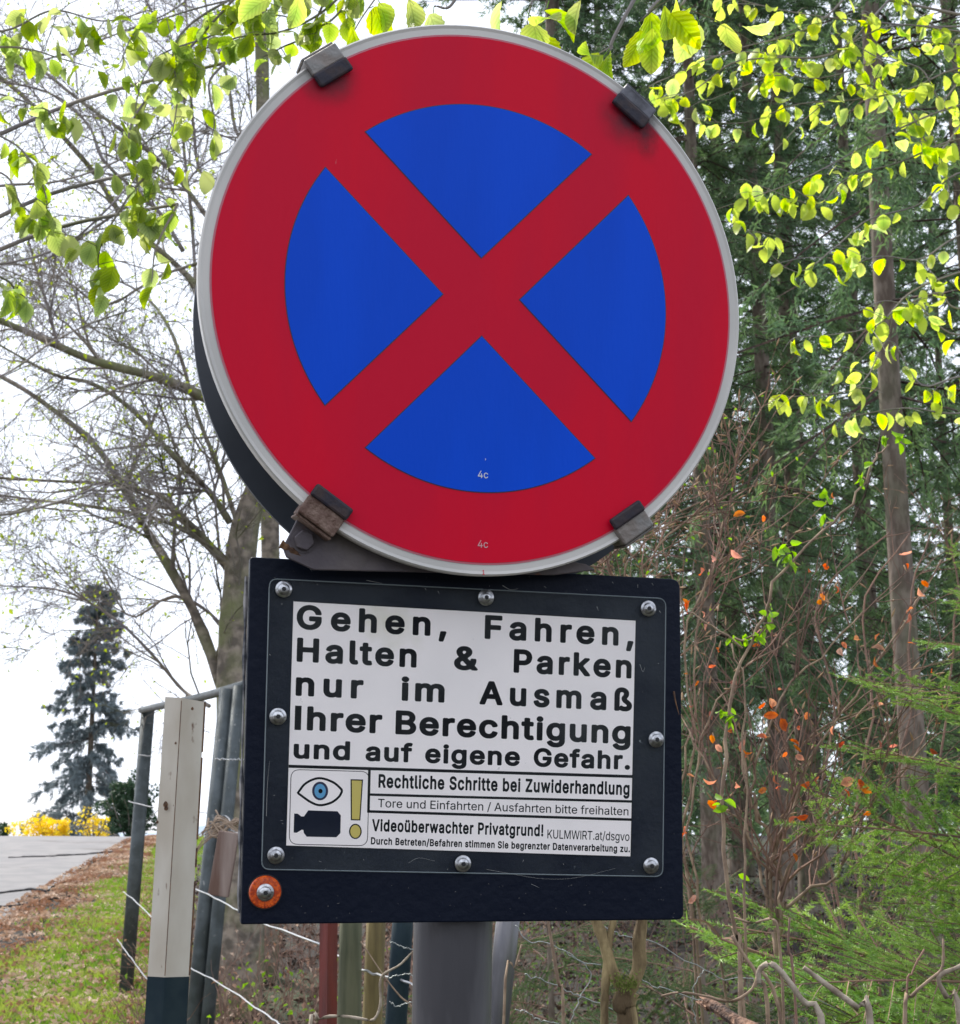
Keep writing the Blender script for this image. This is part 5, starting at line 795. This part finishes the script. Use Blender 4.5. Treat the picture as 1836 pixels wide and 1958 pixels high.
GL['r'] = {' ': (188, ()),
"'": (206, ("77 312 124 311 130 314 134 320 141 502 139 510 134 514 74 515 66 508 65 468 71 322 73 316",)),
'.': (188, ("81 -8 106 -9 126 0 140 16 147 34 146 50 138 71 126 82 102 93 86 92 67 84 56 74 45 52 45 30 52 14 65 0",)),
'/': (249, ("13 -82 68 -83 74 -80 78 -72 238 522 240 532 234 538 180 539 172 532 14 -54 8 -76",)),
'1': (453, ("75 -6 386 -7 392 -5 396 0 397 50 392 59 286 61 281 64 281 504 279 510 274 514 196 513 91 438 80 426 79 362 82 356 88 354 194 430 202 435 205 432 205 68 204 63 200 61 74 59 69 52 69 4 71 -2",)),
'4': (453, ("281 -6 338 -7 346 -4 349 4 350 97 354 99 410 99 416 102 419 108 419 158 416 166 408 169 354 169 349 172 349 312 346 320 338 323 286 323 280 321 276 317 275 176 273 170 126 169 120 172 314 504 315 510 308 515 252 515 244 512 238 504 36 162 33 154 33 110 36 102 44 99 272 99 275 94 275 2",)),
'A': (480, ("15 -6 80 -7 88 -4 137 132 144 135 338 135 344 126 392 -4 400 -7 458 -7 467 -2 466 8 414 150 286 498 278 513 206 515 198 512 195 508 11 2 11 -2", "166 206 164 208 166 214 196 300 236 426 240 429 282 300 314 208 308 205",)),
'E': (419, ("59 -6 368 -7 374 -6 379 -2 381 52 379 58 374 62 136 63 132 65 131 70 131 216 133 222 350 223 358 226 361 236 361 282 354 290 133 292 131 298 131 442 138 445 370 446 375 450 377 456 377 506 372 513 364 515 66 515 60 514 55 510 53 502 53 6 55 -2",)),
'H': (517, ("59 -6 120 -7 126 -5 130 0 131 220 133 224 138 225 383 224 385 218 386 0 390 -5 396 -7 452 -7 460 -4 463 6 463 502 460 512 452 515 396 515 390 513 386 508 385 300 383 296 378 295 133 296 131 302 130 508 126 513 120 515 64 515 56 512 53 502 53 6 55 -2",)),
'I': (300, ("30 -6 263 -7 269 -5 273 0 274 52 271 60 263 63 193 63 189 65 188 70 188 442 193 445 263 445 271 448 274 456 274 504 272 510 267 514 35 515 29 513 25 508 24 456 27 448 35 445 107 445 111 443 112 438 112 66 107 63 35 63 27 60 24 52 24 4 26 -2",)),
'K': (467, ("59 -6 120 -7 129 -2 131 164 166 203 198 234 368 -4 376 -7 442 -7 452 -4 454 0 450 8 260 274 252 288 256 295 437 488 451 506 448 513 368 515 358 511 184 323 134 265 132 266 131 272 130 508 126 513 120 515 64 515 56 512 53 502 53 6 55 -2",)),
'L': (393, ("59 -6 356 -7 364 -4 367 2 367 54 360 62 138 63 131 66 131 504 128 512 122 515 62 515 56 512 53 506 53 6 55 -2",)),
'M': (628, ("59 -6 118 -7 124 -4 127 2 128 385 132 381 160 302 280 0 284 -5 292 -7 338 -7 347 0 460 286 494 381 498 385 497 2 500 -4 508 -7 562 -7 570 -4 573 6 573 502 570 512 562 515 480 515 471 510 348 192 318 101 314 97 288 174 157 510 148 515 64 515 56 512 53 502 53 6 55 -2",)),
'R': (449, ("59 -6 120 -7 126 -5 130 0 132 189 136 191 238 193 242 192 248 184 348 -2 358 -7 420 -7 426 -6 431 -2 431 4 423 20 323 204 360 227 375 240 384 252 406 294 415 336 413 384 408 404 401 424 381 458 362 477 342 490 304 506 254 515 64 515 55 510 53 502 53 6 55 -2", "134 261 131 268 131 438 133 444 260 445 296 435 308 427 323 412 330 400 337 378 339 338 334 316 329 302 310 281 290 270 252 261",)),
'T': (449, ("193 -6 254 -7 260 -4 263 2 263 442 268 445 417 446 423 454 423 502 421 510 416 514 36 515 30 513 26 508 25 454 32 446 180 445 187 442 187 6 189 -2",)),
'U': (517, ("227 -12 288 -13 330 -4 356 5 389 24 420 53 438 78 448 98 460 138 463 158 463 504 461 510 456 514 396 515 390 512 387 506 387 166 376 124 363 102 342 82 318 68 282 59 234 59 200 68 173 84 155 102 143 120 134 146 129 182 129 506 126 512 118 515 62 515 54 508 53 178 55 148 64 112 79 80 92 60 106 43 123 28 138 18 170 2 204 -8",)),
'W': (686, ("155 -6 224 -7 232 -4 235 0 300 234 342 395 344 394 449 0 454 -5 460 -7 524 -7 534 -2 674 502 672 512 664 515 608 515 600 512 597 506 494 102 492 100 384 512 376 515 310 515 304 513 300 509 194 101 190 108 170 192 88 508 84 513 78 515 22 515 14 512 12 502 148 4",)),
'a': (389, ("135 -13 182 -14 214 -5 244 11 268 33 271 29 272 1 278 -5 334 -6 342 1 343 265 340 285 333 311 322 331 311 347 288 365 254 381 212 390 178 390 134 381 112 373 84 357 62 338 50 321 36 293 38 287 42 285 100 269 104 271 122 297 148 316 176 324 214 324 232 319 252 307 261 295 268 277 269 249 266 243 260 239 246 234 148 222 100 209 74 197 52 182 35 157 25 127 25 89 30 69 38 51 52 30 76 9 104 -5", "150 53 124 61 103 81 99 91 99 119 108 136 122 147 142 155 172 162 212 166 264 177 268 176 269 123 261 101 250 84 230 67 202 55 188 52",)),
'b': (424, ("204 -12 253 -13 273 -8 299 1 328 20 352 44 365 64 379 92 385 110 392 136 396 168 394 230 385 268 368 308 346 340 315 366 273 384 251 389 207 389 183 384 152 368 136 354 125 340 121 338 119 508 111 515 53 514 48 510 46 502 47 0 51 -5 57 -7 113 -5 118 2 118 40 121 43 140 20 159 6 181 -6", "205 54 187 58 164 70 148 86 135 106 127 128 120 160 120 218 127 250 135 272 146 290 163 307 179 316 201 323 239 323 263 315 279 305 292 292 306 270 317 236 322 208 320 154 313 126 306 106 294 88 279 73 253 58 231 53",)),
'c': (396, ("179 -12 232 -13 246 -11 274 -2 302 12 316 21 342 47 363 84 368 100 366 106 362 108 304 122 299 118 284 87 264 68 248 60 226 53 190 53 166 60 151 68 129 90 118 108 110 130 103 160 103 212 105 226 114 258 124 278 152 308 166 316 188 323 224 323 244 318 258 312 274 300 288 282 298 262 306 257 358 270 366 278 364 288 352 314 324 349 302 364 275 378 234 389 184 389 160 384 126 371 88 345 70 324 47 284 36 254 29 218 29 158 35 124 46 94 62 64 86 34 114 12 142 -2",)),
'd': (424, ("169 -12 218 -13 248 -4 272 10 286 21 304 43 307 40 307 2 312 -5 366 -7 372 -5 376 0 377 502 375 510 370 514 314 515 306 508 304 338 300 339 275 366 246 382 220 389 174 389 162 387 130 377 110 366 92 353 70 328 46 286 36 256 29 216 29 158 34 130 44 96 66 54 77 38 92 23 114 8 132 -1", "190 54 166 60 152 68 137 80 123 100 108 138 103 162 103 218 110 248 118 270 131 290 146 305 162 315 186 323 224 323 240 318 257 310 275 294 290 272 298 250 305 218 305 160 298 130 289 106 275 84 263 72 246 61 230 56 214 53",)),
'e': (404, ("181 -12 238 -13 252 -11 282 -2 308 11 336 31 347 44 357 60 370 88 368 94 360 98 306 110 301 106 290 88 280 76 260 61 234 53 190 53 166 60 147 70 127 90 115 110 103 152 103 160 106 163 366 163 372 165 376 170 377 214 370 258 355 300 338 328 314 353 284 372 252 384 230 389 182 389 158 384 124 371 94 351 68 322 45 282 38 260 29 218 29 158 33 132 46 94 64 60 91 28 114 12 142 -2", "106 227 103 232 112 262 127 288 152 310 168 318 190 323 228 322 250 315 266 305 282 287 291 272 298 250 302 230 296 227",)),
'f': (254, ("81 -6 138 -7 146 0 147 318 152 321 224 321 231 326 233 334 233 376 228 383 152 385 148 387 147 414 149 436 156 453 170 464 182 467 208 467 226 464 232 468 248 518 244 526 234 530 212 535 168 535 138 526 126 520 112 511 93 492 82 470 75 444 74 387 70 385 8 385 0 378 -1 332 2 324 10 321 70 321 75 318 75 4 77 -2",)),
'g': (425, ("175 -155 234 -156 250 -154 276 -147 304 -136 330 -120 348 -102 368 -67 377 -31 377 373 375 379 370 383 312 382 307 375 307 341 304 337 277 365 238 385 214 390 184 390 142 381 108 365 75 335 60 313 44 281 36 257 29 221 29 163 31 147 44 101 55 79 69 57 92 34 120 16 150 5 174 0 218 0 234 3 258 13 284 30 302 50 304 49 305 -17 298 -45 283 -67 257 -83 228 -90 184 -90 170 -87 152 -81 135 -71 106 -39 100 -36 48 -65 48 -73 58 -92 79 -115 91 -125 132 -145", "184 67 168 71 147 81 127 101 119 115 108 143 103 165 103 219 108 241 119 271 133 293 145 305 162 316 178 321 194 324 218 324 244 317 258 309 276 294 287 277 298 251 305 221 305 165 298 133 292 117 272 88 248 72 228 67",)),
'h': (410, ("52 -6 111 -7 119 0 120 240 125 264 131 280 148 302 167 314 201 323 233 321 255 312 265 305 275 292 287 264 290 246 292 -2 301 -7 351 -7 359 -4 362 2 362 268 355 300 350 316 330 348 308 368 283 380 251 389 205 389 175 380 143 362 125 343 121 342 120 504 117 512 111 515 55 515 49 512 46 506 46 6 48 -2",)),
'i': (167, ("52 -6 111 -7 117 -4 120 2 120 374 117 382 111 385 55 385 49 382 46 376 46 4 48 -2", "74 438 91 437 111 446 121 454 131 474 132 490 125 506 115 519 97 528 73 529 55 520 45 510 37 494 36 474 45 456 57 446",)),
'l': (189, ("114 -6 165 -7 181 -2 186 8 177 48 173 56 167 59 131 61 124 68 120 84 119 508 111 515 55 515 49 512 46 504 46 90 48 64 54 44 69 17 87 3",)),
'n': (410, ("52 -6 109 -7 115 -5 119 -1 120 240 125 264 131 280 148 302 169 315 203 323 233 321 256 312 266 304 279 286 287 264 290 244 291 -1 295 -5 301 -7 351 -7 360 -2 362 6 362 270 355 300 342 330 329 349 309 366 283 380 261 387 249 389 205 389 175 380 155 370 140 360 121 339 118 342 118 376 113 383 57 385 48 380 46 372 46 6 48 -2",)),
'o': (415, ("179 -12 230 -13 256 -8 290 5 316 21 341 46 357 70 374 106 385 148 387 206 383 238 370 280 350 318 328 345 292 370 256 384 232 389 184 389 160 384 126 371 88 345 70 324 47 284 36 254 29 218 29 158 35 124 46 94 62 64 86 34 114 12 142 -2", "186 54 166 60 150 69 129 90 118 108 110 130 103 160 103 214 112 252 121 274 129 286 150 307 166 316 188 323 226 323 244 318 260 310 282 291 293 276 306 242 311 220 313 202 311 154 304 126 297 108 283 86 270 73 254 62 238 56 224 53",)),
'r': (259, ("52 -6 109 -7 115 -5 119 -1 120 244 123 262 129 278 142 296 167 313 189 319 237 317 245 320 248 328 248 378 246 384 242 388 203 391 169 382 146 370 121 346 118 350 117 378 111 384 55 385 47 379 46 6 48 -2",)),
's': (365, ("151 -12 210 -13 242 -6 272 6 298 23 318 45 332 74 337 94 337 118 330 144 316 169 303 182 288 192 264 204 144 238 127 248 118 262 115 284 123 302 142 317 174 327 200 327 230 318 247 304 263 276 268 272 326 286 329 294 325 306 312 330 293 354 280 364 258 376 236 384 214 389 162 389 148 387 120 378 92 364 71 348 56 328 46 306 41 286 41 262 48 236 60 213 78 195 100 181 128 170 234 142 252 129 260 116 260 92 254 80 246 71 224 58 194 51 156 53 128 64 112 80 99 108 94 112 38 101 32 98 31 88 39 66 48 48 65 26 90 8 110 -2",)),
't': (227, ("143 -8 196 -9 213 -4 218 2 211 42 206 56 198 59 156 57 144 62 138 68 134 78 131 102 131 318 136 321 198 321 206 324 209 332 209 376 206 382 200 385 133 386 131 390 129 472 120 477 68 477 62 474 59 468 59 388 54 385 10 385 2 382 -1 374 -1 330 2 324 8 321 54 321 59 318 59 82 64 58 76 32 92 13 120 -2",)),
'u': (410, ("156 -9 201 -10 229 -3 264 15 276 25 289 41 292 37 292 3 297 -4 351 -6 360 -1 362 7 362 371 361 377 357 382 301 384 295 382 291 378 290 141 285 117 273 91 255 72 237 63 207 56 177 58 155 67 144 75 133 88 125 107 120 131 118 379 113 383 107 384 57 384 48 379 46 143 48 109 55 79 71 45 91 20 121 2",)),
'v': (389, ("162 -6 223 -7 232 0 375 374 375 379 371 383 309 385 300 380 217 152 195 86 89 380 83 384 77 385 23 385 14 380 13 374 133 62 157 0",)),
}
for k_, w_, h_ in (('b', 126, None), ('r', 74, None)):      # plain upright bar for the capital I
    h_ = max(float(q) for q in GL[k_]['H'][1][0].split()[1::2]); l_ = min(float(q) for q in GL[k_]['H'][1][0].split()[1::2])
    GL[k_]['I'] = (w_ + 90, (f"50 {l_} {50 + w_} {l_} {50 + w_} {h_} 50 {h_}",))
def textmesh(s, bold=0.0, spacing=1.0):
    cu = bpy.data.curves.new("t", 'CURVE'); cu.dimensions = '2D'; cu.fill_mode = 'FRONT'; x = 0.; G_ = GL['b' if bold > .01 else 'r']; ex = .05 if bold > .01 else 0
    for ch in s:
        adv, outs = G_[ch]
        for o_ in outs:
            c_ = np.array(o_.split(), float).reshape(-1, 2) / 1000; c_[:, 0] += x; sp = cu.splines.new('POLY'); sp.points.add(len(c_) - 1); sp.use_cyclic_u = True
            sp.points.foreach_set('co', np.c_[c_, np.zeros(len(c_)), np.ones(len(c_))].ravel())
        x += adv / 1000 * spacing + ex
    ob = bpy.data.objects.new("t", cu); COL.objects.link(ob); dg = bpy.context.evaluated_depsgraph_get(); dg.update(); me = bpy.data.meshes.new_from_object(ob.evaluated_get(dg)); v = np.array([w_.co[:] for w_ in me.vertices]); f = [list(p.vertices) for p in me.polygons]
    bpy.data.objects.remove(ob); bpy.data.meshes.remove(me); return v, f
def capheight(bold): v, f = textmesh("H", bold); return v[:, 1].max(), v[:, 1].min()
def dtext(s, x0, y0, h, m, z):     # on the disc
    v, f = textmesh(s, .0); v = v - np.array([v[:, 0].min(), 0, 0]); k = h / v[:, 1].max(); mb = MB(); V = [D(x0 + a[0] * k * .95, y0 - a[1] * k, z) for a in v]; mb.add(V); 
    for p in f: mb.ng.append(p)
    part("lettering", mb, m, disc)
def Dxy(px, py):
    o_ = D(0, 0); v = onplane(px, py, o_, nrm(D(0, 0, 1) - o_)) - o_; u = np.linalg.solve(np.stack([dv(RD[:, 0]), dv(RD[:, 1]), dv(RD[:, 2])], 1), v); return np.linalg.solve(AD, u[:2])
wp = mat("white_print", (.6, .62, .68), .5); pk = mat("pale_pink_print", (.62, .3, .33), .5)
q = Dxy(913, 914); dtext("4c", q[0], q[1], .0062, wp, -.0018); q = Dxy(913, 1047); dtext("4c", q[0], q[1], .0062, pk, -.0012); q = Dxy(921.5, 1099); dtext("1", q[0], q[1], .004, M['red'], -.0012)
q = Dxy(927, 886); dtext("'", q[0], q[1], .004, wp, -.0018)
# bracket between disc and board
def plate(name, pix, z0, z1, m, parent=None, bevel=.001):
    un = nrm(D(0, 0, 1) - D(0, 0)); P0 = D(0, 0, z0); P = [onplane(a, b_, P0, un) for a, b_ in pix]; mb = MB(); mb.prism(P, un * (z1 - z0)); return part(name, mb, m, parent, bevel=bevel)
br = plate("bracket", [(541, 1047), (573, 983), (606, 1002), (640, 1010), (720, 1020), (1000, 1060), (1120, 1078), (1140, 1090), (1060, 1100), (600, 1090), (548, 1066)], .018, .022, M['bracket'])
un = nrm(D(0, 0, 1) - D(0, 0)); c = onplane(583, 1033, D(0, 0, .012), un); ux = nrm(D(1, 0) - D(0, 0)); uy = nrm(D(0, 1) - D(0, 0))
mb = MB(); mb.prism([c + (ux * math.cos(a) + uy * math.sin(a)) * .0088 for a in np.arange(6) * math.pi / 3 + .3], un * .006); part("bolt", mb, M['bracket'], br, bevel=.001)
mb = MB(); mb.prism([c + un * .005 + (ux * math.cos(a) + uy * math.sin(a)) * .0105 for a in np.linspace(0, 6.283, 25)[:-1]], un * .0015); part("washer", mb, M['bracket'], br)
mb = MB(); e0 = onplane(537, 1040, D(0, 0, .02), un); e1 = onplane(575, 1064, D(0, 0, .02), un); mb.tube([e0, (e0 + e1) / 2 + ux * .001, e1], .0035, .0022, 6, wob=.3); part("rusty_flange", mb, M['rust'], br)
# pole clamps
for yy in (-.1, .1):
    mb = MB(); c = D(0, yy, .055); q = [c + (ux * math.cos(a) + un * math.sin(a)) * (prad + .004) for a in np.linspace(0, 6.283, 33)[:-1]]; mb.prism(q, uy * .03); part("pole_clamp", mb, M['bracket'])
# board
def rounded(pix, rad, n=6):      # rounded outline from pixel corners
    out = []; m_n = len(pix); pix = [np.array(p, float) for p in pix]; rad = rad if isinstance(rad, (list, tuple)) else [rad] * m_n
    for i, p in enumerate(pix):
        a = pix[i - 1] - p; b_ = pix[(i + 1) % m_n] - p; a = a / np.linalg.norm(a); b_ = b_ / np.linalg.norm(b_); r_ = rad[i]
        for t_ in np.linspace(0, 1, n): s0, s1 = p + a * r_, p + b_ * r_; out.append((1 - t_) ** 2 * s0 + 2 * t_ * (1 - t_) * p + t_ ** 2 * s1)
    return out
bo = rounded([(479, 1064), (1303, 1107), (1310, 1760), (461, 1769)], [6, 18, 14, 4])
mb = MB(); mb.prism([B(*p, .003) for p in bo], Bn * .018); board = part("board", mb, M['board'], bevel=.0015); board['label'] = 'thick black notice board with a pale left edge'
mb = MB(); el = [(474, 1100), (470, 1280), (466, 1450), (462, 1620), (460, 1750)]; P = [B(x, y, .013) - dv(RP[:, 0]) * .0004 for x, y in el]; mb.tube(P, .0016, .0016, 5, wob=.6); part("lit_edge", mb, M['boardedge'], board)  # pale strip puts the sunlit look of the left edge into colour
pq = [(562, 1148), (1218, 1185), (1208, 1638), (548, 1617)]
mb = MB(); mb.prism([B(*p, .0016) for p in pq], Bn * .0012); paper = part("notice_sheet", mb, M['paper'])
Q = [B(*p, 0) for p in pq]
def UV(u, v, z): return ((Q[0] * (1 - u) + Q[1] * u) * (1 - v) + (Q[3] * (1 - u) + Q[2] * u) * v) + Bn * z
ZI = .00155
def pix2uv(px, py):
    u, v = .5, .5
    for _ in range(6):
        l = ((1 - v) * np.array(pq[0]) + v * np.array(pq[3])); r_ = ((1 - v) * np.array(pq[1]) + v * np.array(pq[2])); t_ = ((1 - u) * np.array(pq[0]) + u * np.array(pq[1])); b_ = ((1 - u) * np.array(pq[3]) + u * np.array(pq[2]))
        u += (px - ((1 - u) * l + u * r_)[0]) / (r_ - l)[0]; v += (py - ((1 - v) * t_ + v * b_)[1]) / (b_ - t_)[1]
    return u, v
def line_text(words, vb, h, bold, name="lettering", vb2=None, spc=None):
    mb = MB(); ch, _ = capheight(bold)
    for s, x0, x1 in words:
        v, f = textmesh(s, bold, 1.0 if not spc else spc.get(s, 1.0)); x = v[:, 0]; yb = 0
        u0 = pix2uv(x0, 1148 + vb * 469)[0]; u1 = pix2uv(x1, 1148 + vb * 469)[0]; uu = u0 + (x - x.min()) / (x.max() - x.min()) * (u1 - u0); kk = vb + ((vb2 or vb) - vb) * uu
        a = mb.n; mb.add([UV(uu[i], kk[i] - v[i, 1] / ch * h, ZI) for i in range(len(v))]); mb.ng += [[a + j for j in p] for p in f]
    return part(name, mb, M['ink'], paper)
BD = .032
line_text([("Gehen,", 567, 847), ("Fahren,", 920, 1213)], .1125, .096, BD, vb2=.110, spc={"Gehen,": 1.22, "Fahren,": 1.22})
line_text([("Halten", 567, 790), ("&", 861, 907), ("Parken", 976, 1209)], .2475, .095, BD, spc={"Halten": 1.1, "Parken": 1.1})
line_text([("nur", 565, 690), ("im", 761, 843), ("Ausmaß", 910, 1210)], .3875, .094, BD, spc={"nur": 1.2, "im": 1.2, "Ausmaß": 1.2})
line_text([("Ihrer", 563, 725), ("Berechtigung", 750, 1207)], .527, .094, BD)
line_text([("und", 561, 665), ("auf", 694, 782), ("eigene", 806, 988), ("Gefahr.", 1015, 1206)], .645, .074, BD, vb2=.635)
line_text([("Rechtliche Schritte bei Zuwiderhandlung", 718, 1205)], .754, .053, .03, vb2=.743)
line_text([("Tore und Einfahrten / Ausfahrten bitte freihalten", 717, 1203)], .834, .034, .004, vb2=.83)
line_text([("Videoüberwachter Privatgrund!", 706, 1034)], .930, .047, .03, vb2=.926); line_text([("KULMWIRT.at/dsgvo", 1042, 1205)], .938, .036, .002, vb2=.936)
line_text([("Durch Betreten/Befahren stimmen Sie begrenzter Datenverarbeitung zu.", 704, 1206)], .984, .028, .025, vb2=.982)
def stroke(mb, uvs, w, closed=False, asp=1.41):
    P = np.array(uvs, float); n_ = len(P); S_ = P * np.array([asp, 1]); out = []
    for i in range(n_):
        a = S_[(i - 1) % n_] if closed or i else S_[i]; b_ = S_[(i + 1) % n_] if closed or i < n_ - 1 else S_[i]; t_ = b_ - a; t_ = t_ / np.linalg.norm(t_); nr = np.array([-t_[1], t_[0]]) * w / 2; out += [(S_[i] + nr) / np.array([asp, 1]), (S_[i] - nr) / np.array([asp, 1])]
    V = [UV(x, y, ZI) for x, y in out]; q = [[2 * i, 2 * i + 1, (2 * i + 3) % (2 * n_), (2 * i + 2) % (2 * n_)] for i in range(n_ if closed else n_ - 1)]; mb.add(V, q)
mb = MB(); stroke(mb, [(0, .681), (1, .667)], .0125); stroke(mb, [(.226, .681), (.2265, .857)], .0125 * .85); stroke(mb, [(.226, .7835), (1, .7715)], .0105); stroke(mb, [(.226, .852), (1, .8475)], .011)
stroke(mb, [(.999, .0), (.999, 1)], .003); stroke(mb, [(.0, .002), (1, .002)], .004); part("ruled_lines", mb, M['ink'], paper)
def z8(x, y): return pix2uv(540 + x / 9.18, 1460 + y / 9.18)
def curve(pts, n_): q_ = resample(np.array([(a, b_, 0) for a, b_ in pts]), n_); return [tuple(r_[:2]) for r_ in q_]
box = [z8(*p) for p in rounded([(155, 125), (1480, 160), (1445, 1448), (120, 1420)], 150)]
mb = MB(); stroke(mb, box, .0028, True)
up_ = curve([(265, 535), (400, 365), (620, 275), (850, 340), (985, 450), (1010, 490)], 24); lo_ = curve([(1010, 510), (960, 600), (830, 700), (640, 745), (480, 690), (280, 545)], 24)
eye = [z8(*p) for p in up_ + lo_]; stroke(mb, eye, .0092, True); part("eye_outline", mb, M['ink'], paper)
def ell(cx, cy, rx, ry, n_=36): return [z8(cx + rx * math.cos(a), cy + ry * math.sin(a)) for a in np.linspace(0, 2 * math.pi, n_ + 1)[:-1]]
def pp_(name, uvs, m, z): mb = MB(); mb.poly([UV(u, v, z) for u, v in uvs]); part(name, mb, m, paper)
pp_("iris_ring", ell(642, 498, 136, 162), M['edge'], .00153); pp_("iris", ell(642, 500, 96, 124), M['eyeblue'], .00151); pp_("pupil", ell(648, 500, 36, 40), M['ink'], .00149)
pp_("camera_symbol", [z8(*p) for p in ((205, 890), (265, 893), (325, 940), (370, 940), (440, 835), (935, 850), (992, 920), (985, 1230), (915, 1300), (415, 1290), (365, 1225), (360, 1175), (330, 1170), (250, 1222), (195, 1220))], M['ink2'], .00153)
pp_("exclamation_outline", [z8(*p) for p in ((1158, 292), (1372, 298), (1325, 1010), (1162, 1006))], M['ink'], .00153); pp_("exclamation_bar", [z8(*p) for p in ((1180, 315), (1350, 320), (1307, 990), (1183, 987))], M['yellow'], .00151)
pp_("exclamation_outline", ell(1240, 1198, 108, 132), M['ink'], .00153); pp_("exclamation_dot", ell(1240, 1198, 86, 110), M['yellow'], .00151)
co = rounded([(515, 1107), (1272, 1145), (1266, 1676), (500, 1662)], [16, 16, 16, 16])
mb = MB(); mb.prism([B(*p, -.0022) for p in co], Bn * .0022); part("acrylic_cover", mb, M['plexi'])
mb = MB(); ep = [B(*p, -.0021) for p in co]; ep.append(ep[0]); mb.tube(ep, .0005, .0005, 4, smooth=False, cap=False); part("cover_edge", mb, mat("acrylic_edge", (.16, .19, .2), .3))
scr = MB(); SC = [[(930, 1662), (985, 1672), (1040, 1680), (1100, 1678), (1175, 1660)], [(509, 1560), (511, 1500), (515, 1455)], [(960, 1120), (975, 1128), (990, 1126)], [(700, 1110), (730, 1116)], [(1222, 1270), (1228, 1285), (1232, 1275)], [(1140, 1160), (1143, 1168)], [(780, 1650), (800, 1640), (830, 1646)], [(590, 1085), (596, 1093)], [(1015, 1690), (1030, 1697)]]
for _ in range(26): x_, y_ = (rng.uniform(520, 1250), rng.choice([rng.uniform(1112, 1140), rng.uniform(1640, 1665)])) if rng.random() < .6 else (rng.choice([rng.uniform(506, 540), rng.uniform(1225, 1262)]), rng.uniform(1130, 1650)); a_ = rng.uniform(0, 3.1); l_ = rng.uniform(1, 7); SC.append([(x_, y_), (x_ + l_ * math.cos(a_), y_ + l_ * math.sin(a_))])
for q_ in SC: scr.tube([B(x_, y_, -.0023) for x_, y_ in q_], rng.uniform(.00006, .00022), .00005, 4, cap=False)
tag(part("scratches", scr, mat("scratch", (.4, .4, .38), .7)), kind='stuff')
scr = MB()
for _ in range(60): x_, y_ = rng.uniform(470, 1300), rng.choice([rng.uniform(1690, 1755), rng.uniform(1085, 1105), rng.uniform(1690, 1755)]); a_ = rng.uniform(0, 3.1); l_ = rng.uniform(.5, 5); scr.tube([B(x_, y_, .0029), B(x_ + l_ * math.cos(a_), y_ + l_ * math.sin(a_) * .4, .0029)], rng.uniform(.00008, .0003), .00006, 4, cap=False)
tag(part("chips", scr, mat("chipped_paint", (.2, .19, .18), .8), board), kind='stuff')
bx_ = nrm(dv(RP[:, 0])); by_ = nrm(dv(RP[:, 1]))
def lathe(c, prof, n_=24, ex=bx_, ey=by_, nn_=Bn, sq=1.):
    mb = MB(); V = [c + (ex * math.cos(a) + ey * math.sin(a)) * r_ + nn_ * z for r_, z in prof for a in np.linspace(0, 2 * math.pi, n_ + 1)[:-1]]; q = []
    for k in range(len(prof) - 1):
        for i in range(n_): q.append([k * n_ + i, k * n_ + (i + 1) % n_, (k + 1) * n_ + (i + 1) % n_, (k + 1) * n_ + i])
    mb.add(V, q); mb.ng.append(list(range((len(prof) - 1) * n_, len(prof) * n_))); return mb
def screw(px, py, z=-.0024, parent=None):
    c = B(px, py, z); s = part("screw", lathe(c, [(.0068, .0), (.0072, -.0006), (.0069, -.0012), (.0053, -.0009), (.005, -.0012), (.0047, -.0022), (.0038, -.0029), (.0024, -.0033), (.0005, -.0034)]), M['steel'], parent, True)
    if True:
        mb = MB(); a0 = rng.uniform(0, 1.5)
        for k in range(3): a = a0 + k * math.pi / 3; u = bx_ * math.cos(a) + by_ * math.sin(a); w_ = -bx_ * math.sin(a) + by_ * math.cos(a); mb.box(c - Bn * (.0035 - .00007 * k), u * .0019, w_ * .0007, Bn * .00025)
        part("recess", mb, M['hole'], parent or s)  # dark bars on the head put the socket's shade into colour
    return s
for p in ((542, 1127), (928, 1143), (1238, 1164), (531, 1370), (1253, 1414), (527, 1635), (884, 1651), (1243, 1655)): screw(*p)
c = B(507, 1706, .0025); rf = part("reflector", lathe(c, [(.0133, 0), (.0133, -.002), (.0122, -.0036), (.007, -.0042), (.0, -.0042)], 40), M['orange'], None, False)
mb = MB(); nb_ = 26
for rr2 in (.0086, .0105, .0118):
    for i in range(nb_): a = i * 2 * math.pi / nb_ + rr2 * 900; p = c + (bx_ * math.cos(a) + by_ * math.sin(a)) * rr2 - Bn * (.0042 if rr2 < .0115 else .0038); mb.box(p, (bx_ * math.cos(a) + by_ * math.sin(a)) * .0007, (-bx_ * math.sin(a) + by_ * math.cos(a)) * .0008, Bn * .0005)
part("facets", mb, M['orange'], rf); mb = lathe(c, [(.0142, .0003), (.0142, -.0009), (.0134, -.0009)], 40); mb.ng = []; part("reflector_base", mb, M['hole'], rf)
s_ = screw(507, 1706, -.0022, rf)
# pine needle stuck to the board
mb = MB(); mb.tube([B(1288, 1322, -.001), B(1291, 1340, -.001), B(1298, 1367, -.001)], .0009, .0003, 4); o = mb.build("pine_needle", M['rust'], None, B(1298, 1367)); o.location = Vector(B(1298, 1367)); tag(o, 'brown dry needle stuck to the right margin of the notice board', 'needle')
